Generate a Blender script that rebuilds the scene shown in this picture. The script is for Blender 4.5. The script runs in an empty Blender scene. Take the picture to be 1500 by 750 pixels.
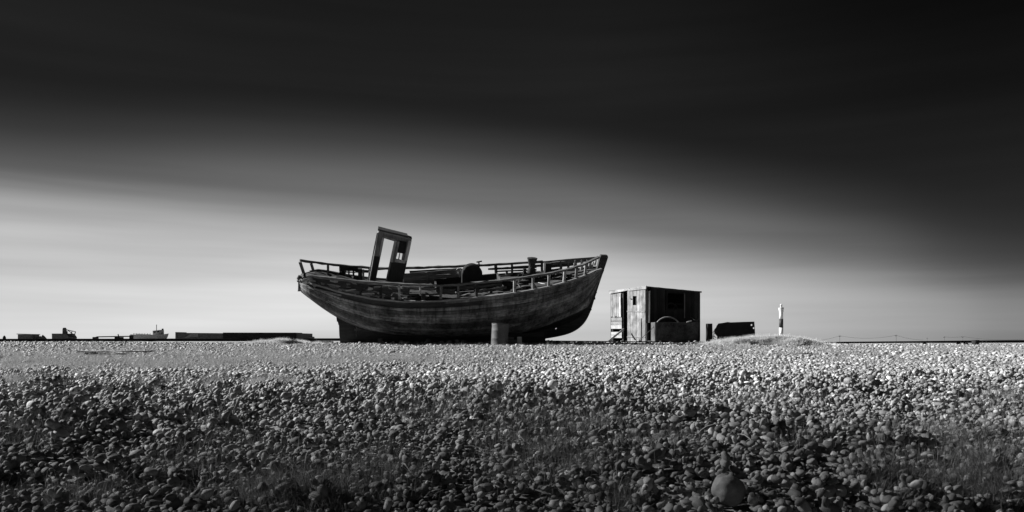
import bpy, bmesh, math, random
import numpy as np
import time
from mathutils import Vector, Matrix, noise
from mathutils.geometry import tessellate_polygon

T0 = time.time()
random.seed(7)
RNG = np.random.default_rng(11)
R = math.radians
SC = bpy.context.scene
COL = SC.collection

# ------------------------------------------------------------------ camera
F, HZ = 1100.0, 499.0                       # focal length and horizon row in photo pixels
cam_d = bpy.data.cameras.new("camera")
cam_d.sensor_width = 36.0
cam_d.lens = 36.0 * F / 1500.0
cam_d.shift_y = (HZ - 375.0) / 1500.0
cam_d.clip_start = 0.05
cam_d.clip_end = 20000
cam = bpy.data.objects.new("camera", cam_d)
cam.location = (0, 0, 0)
cam.rotation_euler = (R(90), 0, 0)
COL.objects.link(cam)
SC.camera = cam
SC.view_settings.view_transform = 'Standard'
SC.view_settings.look = 'None'
SC.view_settings.gamma = 1
SC.view_settings.exposure = 1.3
SC.cycles.use_denoising = True
SC.cycles.max_bounces = 6
SC.cycles.diffuse_bounces = 3
SC.cycles.volume_bounces = 1
SC.cycles.transparent_max_bounces = 8

# ------------------------------------------------------------------ sun
SUN_EL, SUN_BACK = R(30), R(12)             # sun low on the left, a little beyond the boat
SV = Vector((-math.cos(SUN_BACK) * math.cos(SUN_EL), math.sin(SUN_BACK) * math.cos(SUN_EL), math.sin(SUN_EL)))
sd = bpy.data.lights.new("sun", 'SUN')
sd.energy = 4.8
sd.angle = R(0.5)
sd.color = (1, 1, 1)                         # monochrome photograph
so = bpy.data.objects.new("sun", sd)
so.rotation_euler = SV.to_track_quat('Z', 'Y').to_euler()
COL.objects.link(so)


# ------------------------------------------------------------------ node helper
class NT:
    def __init__(s, tree):
        s.t = tree
        tree.nodes.clear()

    def n(s, typ, ins=None, **kw):
        nd = s.t.nodes.new(typ)
        for k, v in kw.items():
            setattr(nd, k, v)
        for k, v in (ins or {}).items():
            sock = nd.inputs[k]
            if isinstance(v, bpy.types.NodeSocket):
                s.t.links.new(v, sock)
            else:
                sock.default_value = v
        return nd

    def m(s, op, a, b=None, c=None, clamp=False):
        nd = s.n('ShaderNodeMath', operation=op, use_clamp=clamp)
        for i, v in enumerate((a, b, c)):
            if v is None:
                continue
            if isinstance(v, bpy.types.NodeSocket):
                s.t.links.new(v, nd.inputs[i])
            else:
                nd.inputs[i].default_value = v
        return nd.outputs[0]

    def ramp(s, fac, stops, interp='LINEAR'):
        nd = s.n('ShaderNodeValToRGB', {'Fac': fac})
        cr = nd.color_ramp
        cr.interpolation = interp
        while len(cr.elements) > 1:
            cr.elements.remove(cr.elements[-1])
        cr.elements[0].position = stops[0][0]
        cr.elements[0].color = (stops[0][1],) * 3 + (1,)
        for p, v in stops[1:]:
            e = cr.elements.new(p)
            e.color = (v, v, v, 1)
        return nd.outputs[0]

    def noise(s, vec, scale, detail=4, rough=0.5, dim='3D'):
        return s.n('ShaderNodeTexNoise', {'Vector': vec, 'Scale': scale, 'Detail': detail, 'Roughness': rough},
                   noise_dimensions=dim).outputs['Fac']


# ------------------------------------------------------------------ world (grey daylight sky under a smooth dark cloud bank)
W = bpy.data.worlds.new("World")
SC.world = W
W.use_nodes = True
t = NT(W.node_tree)
gen = t.n('ShaderNodeTexCoord').outputs['Generated']
sky = t.n('ShaderNodeTexSky', sky_type='NISHITA', sun_disc=False)
sky.sun_elevation = SUN_EL
sky.sun_rotation = math.atan2(SV.x, SV.y)
bw = t.n('ShaderNodeRGBToBW', {'Color': sky.outputs[0]}).outputs[0]
sep = t.n('ShaderNodeSeparateXYZ', {'Vector': gen})
X_, Y_, Z_ = sep.outputs
hyp = t.m('SQRT', t.m('ADD', t.m('ADD', t.m('MULTIPLY', X_, X_), t.m('MULTIPLY', Y_, Y_)), 1e-5))
el = t.m('DIVIDE', Z_, hyp)                                  # tangent of the elevation
az = t.m('DIVIDE', X_, hyp)                                  # -1 left .. 1 right
mp = t.n('ShaderNodeMapping', {'Vector': gen, 'Rotation': (0, R(9), 0), 'Scale': (1.0, 1.0, 9.0)}).outputs[0]
n1 = t.noise(mp, 1.1, 3, 0.45)
mp2 = t.n('ShaderNodeMapping', {'Vector': gen, 'Rotation': (0, R(6), 0), 'Scale': (1.3, 1.3, 26.0)}).outputs[0]
n2 = t.noise(mp2, 1.6, 3, 0.5)
az01 = t.m('MULTIPLY_ADD', az, 0.5, 0.5)


def curve(pts, scale=1.0):
    """smooth function of the compass direction, pts = (az, value)"""
    nd = t.n('ShaderNodeFloatCurve', {'Value': az01})
    c = nd.mapping.curves[0]
    pts = [((a + 1) / 2, b / scale) for a, b in pts]
    c.points[0].location = pts[0]
    c.points[1].location = pts[-1]
    for p in pts[1:-1]: c.points.new(*p)
    nd.mapping.update()
    return t.m('MULTIPLY', nd.outputs[0], scale)


def sm(x, lo, hi, a=0.0, b=1.0):
    nd = t.n('ShaderNodeMapRange', {'Value': x, 'From Min': lo, 'From Max': hi, 'To Min': a, 'To Max': b}, interpolation_type='SMOOTHSTEP')
    return nd.outputs[0]


lineA = curve([(-1, .225), (-.56, .238), (-.30, .262), (0, .249), (.22, .211), (.414, .166), (.563, .122), (1, .10)], 0.5)
lineB = curve([(-1, .17), (-.56, .174), (-.30, .168), (0, .148), (.22, .120), (.414, .091), (.563, .062), (1, .05)], 0.5)
wobA = t.m('ADD', t.m('MULTIPLY', t.m('SUBTRACT', n1, 0.5), 0.05), t.m('MULTIPLY', t.m('SUBTRACT', n2, 0.5), 0.03))
wobB = t.m('ADD', t.m('MULTIPLY', t.m('SUBTRACT', n1, 0.5), 0.06), t.m('MULTIPLY', t.m('SUBTRACT', n2, 0.5), 0.05))
sA = sm(t.m('ADD', t.m('SUBTRACT', el, lineA), wobA), -0.046, 0.056)
sB = sm(t.m('ADD', t.m('SUBTRACT', el, lineB), wobB), -0.032, 0.030)
clear = t.m('MULTIPLY', t.ramp(el, [(0.0, .815), (.05, .80), (.09, .76), (.13, .70), (.17, .61), (.24, .50)], 'LINEAR'),
            curve([(-1, 1.0), (-.56, 1.0), (0, .97), (.22, .88), (.32, .83), (.50, .70), (.563, .62), (1, .5)]))
down = t.m('DIVIDE', t.m('SUBTRACT', lineA, el), 0.09, clamp=True)
veil = t.m('MULTIPLY', t.m('MULTIPLY_ADD', down, 0.13, 0.32), curve([(-1, .85), (-.56, .88), (-.1, 1.0), (.2, 1.0), (.414, .92), (.563, .75), (1, .6)]))
dark = t.ramp(el, [(0.0, .15), (.24, .152), (.33, .145), (.45, .125), (.8, .09)], 'LINEAR')
dark = t.m('MULTIPLY', dark, t.m('SUBTRACT', 1.0, t.m('MULTIPLY', t.m('MULTIPLY', sm(az, .05, .6), sm(el, .14, .40)), 0.45)))
mixn = lambda f, a_, b_: t.m('ADD', t.m('MULTIPLY', a_, t.m('SUBTRACT', 1.0, f)), t.m('MULTIPLY', b_, f))
disp = mixn(sA, mixn(sB, clear, veil), dark)
stre = t.m('MULTIPLY_ADD', t.m('SUBTRACT', n2, 0.5), 0.20, 1.0)
stre2 = t.m('MULTIPLY_ADD', t.m('SUBTRACT', n1, 0.5), 0.38, 1.0)
disp = t.m('MULTIPLY', t.m('MULTIPLY', disp, stre), stre2)
lum = t.m('POWER', disp, 2.2)
# unseen sky behind the camera, dimmed to deepen the shaded sides of the stones
rear = t.ramp(t.m('MULTIPLY_ADD', t.m('DIVIDE', Y_, hyp), 0.5, 0.5), [(0.0, 0.30), (0.30, 0.38), (0.58, 1.0), (1.0, 1.0)])
lum = t.m('MULTIPLY', lum, rear)
# the clear sky supplies the light behind the cloud: its own brightness, evened out
even = t.m('POWER', t.m('MAXIMUM', bw, 0.01), 0.08)
fin = t.m('MULTIPLY', t.m('MULTIPLY', lum, even), 2.55)
bg = t.n('ShaderNodeBackground', {'Color': (1, 1, 1, 1)})
t.t.links.new(fin, bg.inputs['Color'])
bg.inputs['Strength'].default_value = 0.15
out = t.n('ShaderNodeOutputWorld', {'Surface': bg.outputs[0]})


# ------------------------------------------------------------------ materials
def matl(name):
    m = bpy.data.materials.new(name)
    m.use_nodes = True
    return m, NT(m.node_tree)


def finish(t, col, rough=0.8, bump=None, bs=0.4, bd=0.01, metal=0.0, spec=0.3):
    p = t.n('ShaderNodeBsdfPrincipled', {'Roughness': rough, 'Metallic': metal, 'Specular IOR Level': spec})
    t.t.links.new(col, p.inputs['Base Color'])
    if bump is not None:
        b = t.n('ShaderNodeBump', {'Height': bump, 'Strength': bs, 'Distance': bd})
        t.t.links.new(b.outputs[0], p.inputs['Normal'])
    t.n('ShaderNodeOutputMaterial', {'Surface': p.outputs[0]})


def wood(name, base, axis=0, contrast=0.5, scale=1.0, attr=True, bump=0.7, tar=None):
    m, t = matl(name)
    co = t.n('ShaderNodeTexCoord').outputs['Object']
    s = [14.0, 14.0, 14.0]
    s[axis] = 0.9
    mp = t.n('ShaderNodeMapping', {'Vector': co, 'Scale': tuple(q * scale for q in s)}).outputs[0]
    g = t.noise(mp, 2.2, 6, 0.65)
    blot = t.noise(co, 2.3 * scale, 5, 0.6)
    f = t.m('ADD', t.m('MULTIPLY', g, 0.65), t.m('MULTIPLY', blot, 0.5))
    col = t.ramp(f, [(0.34, base * (1 - contrast)), (0.52, base * 0.9), (0.72, base * (1 + contrast * 1.3))])
    if attr:
        a = t.n('ShaderNodeAttribute', attribute_name='tone').outputs['Fac']
        mix = t.m('ADD', 1.0, a)
        col = t.m('MULTIPLY', col, mix)
    if tar is not None:
        st_ = t.noise(t.n('ShaderNodeMapping', {'Vector': co, 'Scale': (7.0, 7.0, 0.7)}).outputs[0], 1.3, 5, 0.65)
        col = t.m('MULTIPLY', col, t.ramp(st_, [(0.35, 0.45), (0.5, 1.0), (0.62, 1.05), (0.72, 1.7)]))
        pt = t.noise(co, 1.1, 6, 0.7)
        col = t.m('MULTIPLY', col, t.ramp(pt, [(0.38, 0.6), (0.5, 1.0), (0.64, 1.5)]))
        a = t.n('ShaderNodeAttribute', attribute_name='tar').outputs['Fac']
        k = t.m('ADD', a, t.m('MULTIPLY', t.m('SUBTRACT', blot, 0.5), 0.10))
        k = t.m('MULTIPLY_ADD', k, 25.0, 0.5, clamp=True)
        wn = t.n('ShaderNodeMath', operation='MULTIPLY_ADD')
        t.t.links.new(k, wn.inputs[0])
        wn.inputs[1].default_value = 1 - tar
        wn.inputs[2].default_value = tar
        col = t.m('MULTIPLY', col, wn.outputs[0])
    finish(t, col, 0.85, g, bump, 0.012, spec=0.2)
    return m


def metal(name, base, contrast=0.5, scale=3.0, rough=0.75):
    m, t = matl(name)
    co = t.n('ShaderNodeTexCoord').outputs['Object']
    a = t.noise(co, scale, 7, 0.65)
    b = t.noise(co, scale * 9, 4, 0.6)
    f = t.m('ADD', t.m('MULTIPLY', a, 0.7), t.m('MULTIPLY', b, 0.3))
    col = t.ramp(f, [(0.36, base * (1 - contrast)), (0.5, base), (0.62, base * (1 + contrast)), (0.70, base * (1 + 2 * contrast))])
    finish(t, col, rough, b, 0.5, 0.01, metal=0.0, spec=0.1)
    return m


def stone_mat(name, lo, hi, instanced=True):
    m, t = matl(name)
    co = t.n('ShaderNodeTexCoord').outputs['Object']
    rnd = t.n('ShaderNodeObjectInfo').outputs['Random']
    off = t.n('ShaderNodeCombineXYZ', {'X': t.m('MULTIPLY', rnd, 37.0), 'Y': t.m('MULTIPLY', rnd, 91.0)}).outputs[0]
    vec = t.n('ShaderNodeVectorMath', {0: co, 1: off}, operation='ADD').outputs[0]
    a = t.noise(vec, 1.6, 5, 0.6)
    b = t.noise(vec, 9.0, 4, 0.7)
    tone = t.ramp(rnd, [(0.0, lo), (0.25, lo + (hi - lo) * 0.35), (0.7, lo + (hi - lo) * 0.6), (0.9, hi), (1.0, hi * 1.8)])
    mod = t.m('ADD', t.m('MULTIPLY_ADD', a, 0.9, 0.35), t.m('MULTIPLY_ADD', b, 0.5, -0.06))
    col = t.m('MULTIPLY', tone, mod)
    finish(t, col, 0.62, b, 0.25, 0.02, spec=0.35)
    return m


def grass_mat(name, lo, hi):
    m, t = matl(name)
    rnd = t.n('ShaderNodeObjectInfo').outputs['Random']
    a = t.n('ShaderNodeAttribute', attribute_name='tone').outputs['Fac']
    f = t.m('ADD', t.m('MULTIPLY', rnd, 0.4), t.m('MULTIPLY', a, 0.6))
    col = t.ramp(f, [(0.0, lo), (1.0, hi)])
    d = t.n('ShaderNodeBsdfDiffuse', {'Color': col})
    tr = t.n('ShaderNodeBsdfTranslucent', {'Color': col})
    mx = t.n('ShaderNodeMixShader', {0: 0.3, 1: d.outputs[0], 2: tr.outputs[0]})
    t.n('ShaderNodeOutputMaterial', {'Surface': mx.outputs[0]})
    return m


def plain(name, v, rough=0.7, var=0.25, scale=6.0):
    m, t = matl(name)
    co = t.n('ShaderNodeTexCoord').outputs['Object']
    a = t.noise(co, scale, 5, 0.6)
    col = t.ramp(a, [(0.3, v * (1 - var)), (0.7, v * (1 + var))])
    finish(t, col, rough, a, 0.2, 0.01)
    return m


M = {
    'hull': wood('hull_planks', 0.125, 0, 0.8, 1.0, bump=1.0, tar=0.10),
    'wood_x': wood('weathered_wood', 0.12, 0, 0.5, 1.2),
    'wood_z': wood('weathered_wood_upright', 0.13, 2, 0.5, 1.2),
    'wood_dark': wood('dark_tarred_wood', 0.035, 0, 0.5, 1.0),
    'wood_dark_z': wood('dark_tarred_boards', 0.02, 2, 0.5, 1.0),
    'pale_z': wood('bleached_and_sunlit_boards', 0.16, 2, 0.8, 1.3),
    'pale_x': wood('bleached_and_sunlit_planks', 0.19, 0, 0.7, 1.3),
    'white_z': wood('flaking_paint_and_sunlit_wood', 0.34, 2, 0.3, 1.5),
    'deck': wood('deck_boards', 0.04, 0, 0.6, 1.0),
    'rust': metal('rusted_steel', 0.035, 0.5),
    'rust_pale': metal('rusted_steel_worn', 0.06, 0.8, 2.0),
    'drum': metal('drum_steel', 0.09, 0.35, 3.0, 0.6),
    'black': metal('black_iron', 0.015, 0.4),
    'concrete': plain('concrete', 0.2),
    'far_dark': plain('hazed_grey_timber', 0.09),  # lightened grey, distance haze put into the colour
    'far_mid': plain('hazed_grey_steel', 0.2),  # paler than the steel itself, haze mixed into its tone
    'lh_white': plain('white_render', 0.62, 0.6, 0.04, 0.05),
    'lh_black': plain('black_render', 0.03, 0.6, 0.1, 0.2),
    'grey_far': plain('pale_grey_paint', 0.34),
    'stone': stone_mat('flint_pebbles', 0.085, 0.37),
    'boulder': stone_mat('boulder_stone', 0.30, 0.31),
    'grass': grass_mat('wiry_grass', 0.05, 0.42),
    'weed': grass_mat('weed_and_shaded_hollows', 0.03, 0.10),
    'straw': grass_mat('dry_grass', 0.19, 0.44),
    'heap': grass_mat('bleached_straw', 0.35, 0.8),
    'stalk': grass_mat('dead_stalks', 0.3, 0.55),
}


# ------------------------------------------------------------------ scene bookkeeping
def tag(o, label=None, cat=None, group=None, kind=None):
    if label: o['label'] = label
    if cat: o['category'] = cat
    if group: o['group'] = group
    if kind: o['kind'] = kind
    return o


def empty(name, loc=(0, 0, 0), rot=(0, 0, 0)):
    o = bpy.data.objects.new(name, None)
    o.location = loc
    o.rotation_euler = rot
    o.empty_display_size = 0.2
    COL.objects.link(o)
    return o


class MB:
    """collects shapes of one mesh"""
    def __init__(s, jit=0.0):
        s.v, s.f, s.tone, s.j, s.tar = [], [], [], jit, None

    def add(s, vs, fs, tone=0.0):
        o = len(s.v)
        s.v += [tuple(q) for q in vs]
        s.f += [tuple(i + o for i in f) for f in fs]
        s.tone += [tone] * len(vs)

    def sweep(s, pts, w, h, up=(0, 0, 1), tone=None, jit=None, seg=0.35, taper=1.0):
        """rectangular bar along a polyline; w across, h along 'up'"""
        jit = s.j if jit is None else jit
        if tone is None: tone = random.uniform(-0.25, 0.25)
        P = [Vector(p) for p in pts]
        Q = [P[0]]
        for a, b in zip(P[:-1], P[1:]):
            k = max(1, int((b - a).length / seg))
            Q += [a.lerp(b, (i + 1) / k) for i in range(k)]
        vs, fs = [], []
        n = len(Q)
        for i, q in enumerate(Q):
            d = (Q[min(i + 1, n - 1)] - Q[max(i - 1, 0)]).normalized()
            u = Vector(up)
            u = (u - d * u.dot(d))
            if u.length < 1e-4:
                u = Vector((1, 0, 0)) - d * d.x
            u.normalize()
            sd_ = d.cross(u)
            k = 1 + (taper - 1) * i / max(1, n - 1)
            for a, b in ((-1, -1), (1, -1), (1, 1), (-1, 1)):
                p = q + sd_ * (a * w / 2 * k) + u * (b * h / 2 * k)
                if jit:
                    p += Vector((random.gauss(0, jit), random.gauss(0, jit), random.gauss(0, jit)))
                vs.append(p)
        for i in range(n - 1):
            for a in range(4):
                b = (a + 1) % 4
                fs.append((i * 4 + a, i * 4 + b, i * 4 + 4 + b, i * 4 + 4 + a))
        fs.append((0, 3, 2, 1))
        e = (n - 1) * 4
        fs.append((e, e + 1, e + 2, e + 3))
        s.add(vs, fs, tone)
        return s

    def box(s, c, size, rot=None, tone=0.0, jit=0.0):
        vs = []
        for z in (-1, 1):
            for x, y in ((-1, -1), (1, -1), (1, 1), (-1, 1)):
                p = Vector((x * size[0] / 2, y * size[1] / 2, z * size[2] / 2))
                if jit: p += Vector((random.gauss(0, jit),) * 3)
                if rot is not None: p = rot @ p
                vs.append(p + Vector(c))
        s.add(vs, [(0, 3, 2, 1), (4, 5, 6, 7), (0, 1, 5, 4), (1, 2, 6, 5), (2, 3, 7, 6), (3, 0, 4, 7)], tone)
        return s

    def tube(s, pts, r, n=10, tone=0.0, close=True, jit=0.0, radii=None):
        P = [Vector(p) for p in pts]
        vs, fs = [], []
        for i, p in enumerate(P):
            d = (P[min(i + 1, len(P) - 1)] - P[max(i - 1, 0)]).normalized()
            u = Vector((0, 0, 1)) if abs(d.z) < 0.9 else Vector((1, 0, 0))
            a = d.cross(u).normalized()
            b = a.cross(d)
            rr = radii[i] if radii else r
            for k in range(n):
                an = 2 * math.pi * k / n
                vs.append(p + (a * math.cos(an) + b * math.sin(an)) * (rr + random.gauss(0, jit) if jit else rr))
        for i in range(len(P) - 1):
            for k in range(n):
                l = (k + 1) % n
                fs.append((i * n + k, i * n + l, (i + 1) * n + l, (i + 1) * n + k))
        if close:
            fs.append(tuple(range(n))[::-1])
            fs.append(tuple((len(P) - 1) * n + k for k in range(n)))
        s.add(vs, fs, tone)
        return s

    def lathe(s, prof, n=24, c=(0, 0, 0), tone=0.0, jit=0.0):
        vs, fs = [], []
        for r, z in prof:
            for k in range(n):
                an = 2 * math.pi * k / n
                rr = r + (random.gauss(0, jit) if jit else 0)
                vs.append((c[0] + rr * math.cos(an), c[1] + rr * math.sin(an), c[2] + z))
        for i in range(len(prof) - 1):
            for k in range(n):
                l = (k + 1) % n
                fs.append((i * n + k, i * n + l, (i + 1) * n + l, (i + 1) * n + k))
        if prof[0][0] > 1e-3: fs.append(tuple(range(n))[::-1])
        if prof[-1][0] > 1e-3: fs.append(tuple((len(prof) - 1) * n + k for k in range(n)))
        s.add(vs, fs, tone)
        return s

    def prism(s, outline, holes, frame, th, tone=0.0):
        """2-D outline with holes extruded by th; frame(u, v, w) -> point"""
        loops = [outline] + list(holes)
        tris = tessellate_polygon([[Vector((a, b, 0)) for a, b in l] for l in loops])
        flat = [q for l in loops for q in l]
        n = len(flat)
        vs = [frame(a, b, 0) for a, b in flat] + [frame(a, b, th) for a, b in flat]
        fs = [tuple(tr) for tr in tris] + [tuple(i + n for i in tr[::-1]) for tr in tris]
        o = 0
        for l in loops:
            for i in range(len(l)):
                j = (i + 1) % len(l)
                fs.append((o + i, o + j, o + j + n, o + i + n))
            o += len(l)
        s.add(vs, fs, tone)
        return s

    def build(s, name, mat, parent=None, smooth=False, bevel=0.0, solid=0.0):
        me = bpy.data.meshes.new(name)
        me.from_pydata(s.v, [], s.f)
        at = me.attributes.new('tone', 'FLOAT', 'POINT')
        at.data.foreach_set('value', np.array(s.tone, dtype=np.float32))
        if s.tar is not None:
            at = me.attributes.new('tar', 'FLOAT', 'POINT')
            at.data.foreach_set('value', np.array(s.tar, dtype=np.float32))
        bm = bmesh.new()
        bm.from_mesh(me)
        bmesh.ops.recalc_face_normals(bm, faces=bm.faces)
        bm.to_mesh(me)
        bm.free()
        if smooth:
            me.polygons.foreach_set('use_smooth', [True] * len(me.polygons))
        me.materials.append(mat)
        o = bpy.data.objects.new(name, me)
        COL.objects.link(o)
        if parent: o.parent = parent
        if bevel:
            b = o.modifiers.new('b', 'BEVEL')
            b.width = bevel
            b.segments = 2
        return o


def P(px, py, D):
    return Vector(((px - 750) / F * D, D, (HZ - py) / F * D))


# ------------------------------------------------------------------ ground
_pd = np.array([-40, 0, 1.5, 2.3, 3.0, 4.0, 5.0, 6.0, 9.0, 12., 18., 22., 25., 28., 30., 33., 40., 60., 120., 300., 3000., 9000.])
_pz = np.array([-1.3, -1.0, -.83, -.73, -.655, -.53, -.48, -.450, -.43, -.425, -.372, -.30, -.215, -.150, -.125, -.125, -.20, -.32, -.55, -.85, -1.5, -4.0])
_fine = np.concatenate([np.linspace(-40, 60, 1001), np.geomspace(60.5, 9000, 300)])
_fz = np.interp(_fine, _pd, _pz)
_k = np.exp(-np.linspace(-2, 2, 13) ** 2); _k /= _k.sum()
_pad = np.pad(_fz[:1001], 6, mode='edge')
_fz[:1001] = np.convolve(_pad, _k, mode='valid')


def gz(x, y):
    x = np.asarray(x, dtype=float); y = np.asarray(y, dtype=float)
    z = np.interp(y, _fine, _fz)
    near = np.clip(1 - (y - 4) / 22, 0, 1) * np.clip((y + 2) / 4, 0, 1)
    u = (0.040 * np.sin(x * 1.35 + 0.6 * y + 1.0) * np.sin(y * 0.9 - 0.4 * x + 0.5)
         + 0.022 * np.sin(x * 2.9 - 1.3 * y + 2.0) + 0.016 * np.sin(x * 4.7 + 3.1 * y)
         + 0.012 * np.sin(y * 6.1 - 2.2 * x))
    z = z + u * near
    z = z + 0.03 * np.sin(x * 0.33 + 1.7) * np.clip((y - 8) / 10, 0, 1) * np.clip(1 - (y - 30) / 30, 0, 1) * np.clip(1 - (x - 7) / 4, 0, 1)
    z = z - 0.075 * np.clip((x - 9) / 5, 0, 1) * np.clip((y - 16) / 6, 0, 1) * np.clip(1 - (y - 50) / 40, 0, 1)
    # low straw-covered banks
    for (cx, cy, rx, ry, h) in MOUNDS:
        z = z + h * np.exp(-((x - cx) / rx) ** 2 - ((y - cy) / ry) ** 2)
    return z


MOUNDS = [((1100 - 750) / F * 26.5, 26.5, 1.1, 0.8, 0.22), ((1160 - 750) / F * 26.0, 26.0, 0.9, 0.7, 0.20), ((1052 - 750) / F * 26.5, 26.6, 0.6, 0.6, 0.06),
          ((410 - 750) / F * 28.5, 28.5, 1.1, 0.7, 0.15)]


def G(px, D, up=0.0):
    x = (px - 750) / F * D
    return Vector((x, D, float(gz(x, D)) + up))


def axis_lin(lo, hi, step, far, nfar):
    mid = np.arange(lo, hi + step / 2, step)
    a = np.geomspace(1, far - hi + 1, nfar)[1:] - 1 + hi
    return mid, a


xm, xa = axis_lin(-34, 34, 0.3, 9000, 36)
xs = np.concatenate([-xa[::-1], xm, xa])
ys = np.concatenate([np.array([-3000, -800, -200, -80, -40, -20, -10, -5, -2.0, 0]), np.arange(0.3, 14, 0.15), np.arange(14, 60, 0.3), np.geomspace(60.5, 9000, 40)])
XX, YY = np.meshgrid(xs, ys)
ZZ = gz(XX, YY) - 0.02
nx_, ny_ = len(xs), len(ys)
vv = np.stack([XX.ravel(), YY.ravel(), ZZ.ravel()], 1)
ii = np.arange(nx_ * ny_).reshape(ny_, nx_)
ff = np.stack([ii[:-1, :-1].ravel(), ii[:-1, 1:].ravel(), ii[1:, 1:].ravel(), ii[1:, :-1].ravel()], 1)
gm = bpy.data.meshes.new('beach')
gm.from_pydata(vv.tolist(), [], ff.tolist())
gm.polygons.foreach_set('use_smooth', [True] * len(gm.polygons))
m, t = matl('shingle_ground')
co = t.n('ShaderNodeTexCoord').outputs['Object']
vo = t.n('ShaderNodeTexVoronoi', {'Vector': co, 'Scale': 16.0})
vcol = t.n('ShaderNodeRGBToBW', {'Color': vo.outputs['Color']}).outputs[0]
big = t.noise(co, 0.35, 5, 0.6)
f = t.m('ADD', t.m('MULTIPLY', vcol, 0.5), t.m('MULTIPLY', big, 0.6))
col = t.ramp(f, [(0.2, 0.10), (0.5, 0.22), (0.8, 0.36)])
finish(t, col, 0.85, t.m('MULTIPLY', vo.outputs['Distance'], -1.0), 1.0, 0.05)
gm.materials.append(m)
go = bpy.data.objects.new('beach', gm)
COL.objects.link(go)
tag(go, kind='structure')

# ------------------------------------------------------------------ unseen absorbing slab, added to darken the nearest shingle
def shade_slab():
    H = 150.0
    sh = SV * (H / SV.z)
    xs_ = np.concatenate([np.linspace(-90, -14, 12), np.linspace(-13, 13, 40), np.linspace(14, 90, 12)])
    ys_ = np.concatenate([np.linspace(-70, 0, 8), np.linspace(0.5, 10, 24)])
    vs, fs = [], []
    nx, ny = len(xs_), len(ys_)

    def thick(x, y):
        e = 6.75 + 0.5 * math.sin(x * 0.8 + 2.6) + 0.3 * math.sin(x * 1.7 + 0.3) + 0.28 * max(0.0, min(x, 8) - 0.8)
        k = max(0.0, (e - y) / 4.1)
        back = min(1.0, max(0.0, (y + 70) / 30))
        sidef = min(1.0, max(0.0, (90 - abs(x)) / 30))
        return 9.0 * min(1.5, k ** 1.3) * back * sidef + 0.0
    for lay in (0, 1):
        for y in ys_:
            for x in xs_:
                th = thick(x, y)
                z = H - 0.35 * th if lay == 0 else H + 0.65 * th + 0.002
                # points are set along the slanted sunlight so the thin edge stays thin
                k = (z - H) / SV.z
                vs.append((x + sh.x + SV.x * k, y + sh.y + SV.y * k, z))
    N = nx * ny
    idx = lambda l, j, i: l * N + j * nx + i
    for j in range(ny - 1):
        for i in range(nx - 1):
            fs.append((idx(0, j, i), idx(0, j + 1, i), idx(0, j + 1, i + 1), idx(0, j, i + 1)))
            fs.append((idx(1, j, i), idx(1, j, i + 1), idx(1, j + 1, i + 1), idx(1, j + 1, i)))
    for j in range(ny - 1):
        fs.append((idx(0, j, 0), idx(1, j, 0), idx(1, j + 1, 0), idx(0, j + 1, 0)))
        fs.append((idx(0, j, nx - 1), idx(0, j + 1, nx - 1), idx(1, j + 1, nx - 1), idx(1, j, nx - 1)))
    for i in range(nx - 1):
        fs.append((idx(0, 0, i), idx(0, 0, i + 1), idx(1, 0, i + 1), idx(1, 0, i)))
        fs.append((idx(0, ny - 1, i), idx(1, ny - 1, i), idx(1, ny - 1, i + 1), idx(0, ny - 1, i + 1)))
    me = bpy.data.meshes.new('shade_slab')
    me.from_pydata(vs, [], fs)
    m = bpy.data.materials.new('shade_slab_fill')
    m.use_nodes = True
    tt = NT(m.node_tree)
    pv = tt.n('ShaderNodeVolumePrincipled', {'Color': (0.04, 0.04, 0.04, 1), 'Absorption Color': (0, 0, 0, 1), 'Density': SHADE_DENS})
    tt.n('ShaderNodeOutputMaterial', {'Volume': pv.outputs[0]})
    me.materials.append(m)
    o = bpy.data.objects.new('shade_slab', me)
    COL.objects.link(o)
    tag(o, kind='structure')


SHADE_DENS = 0.118
shade_slab()


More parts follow.
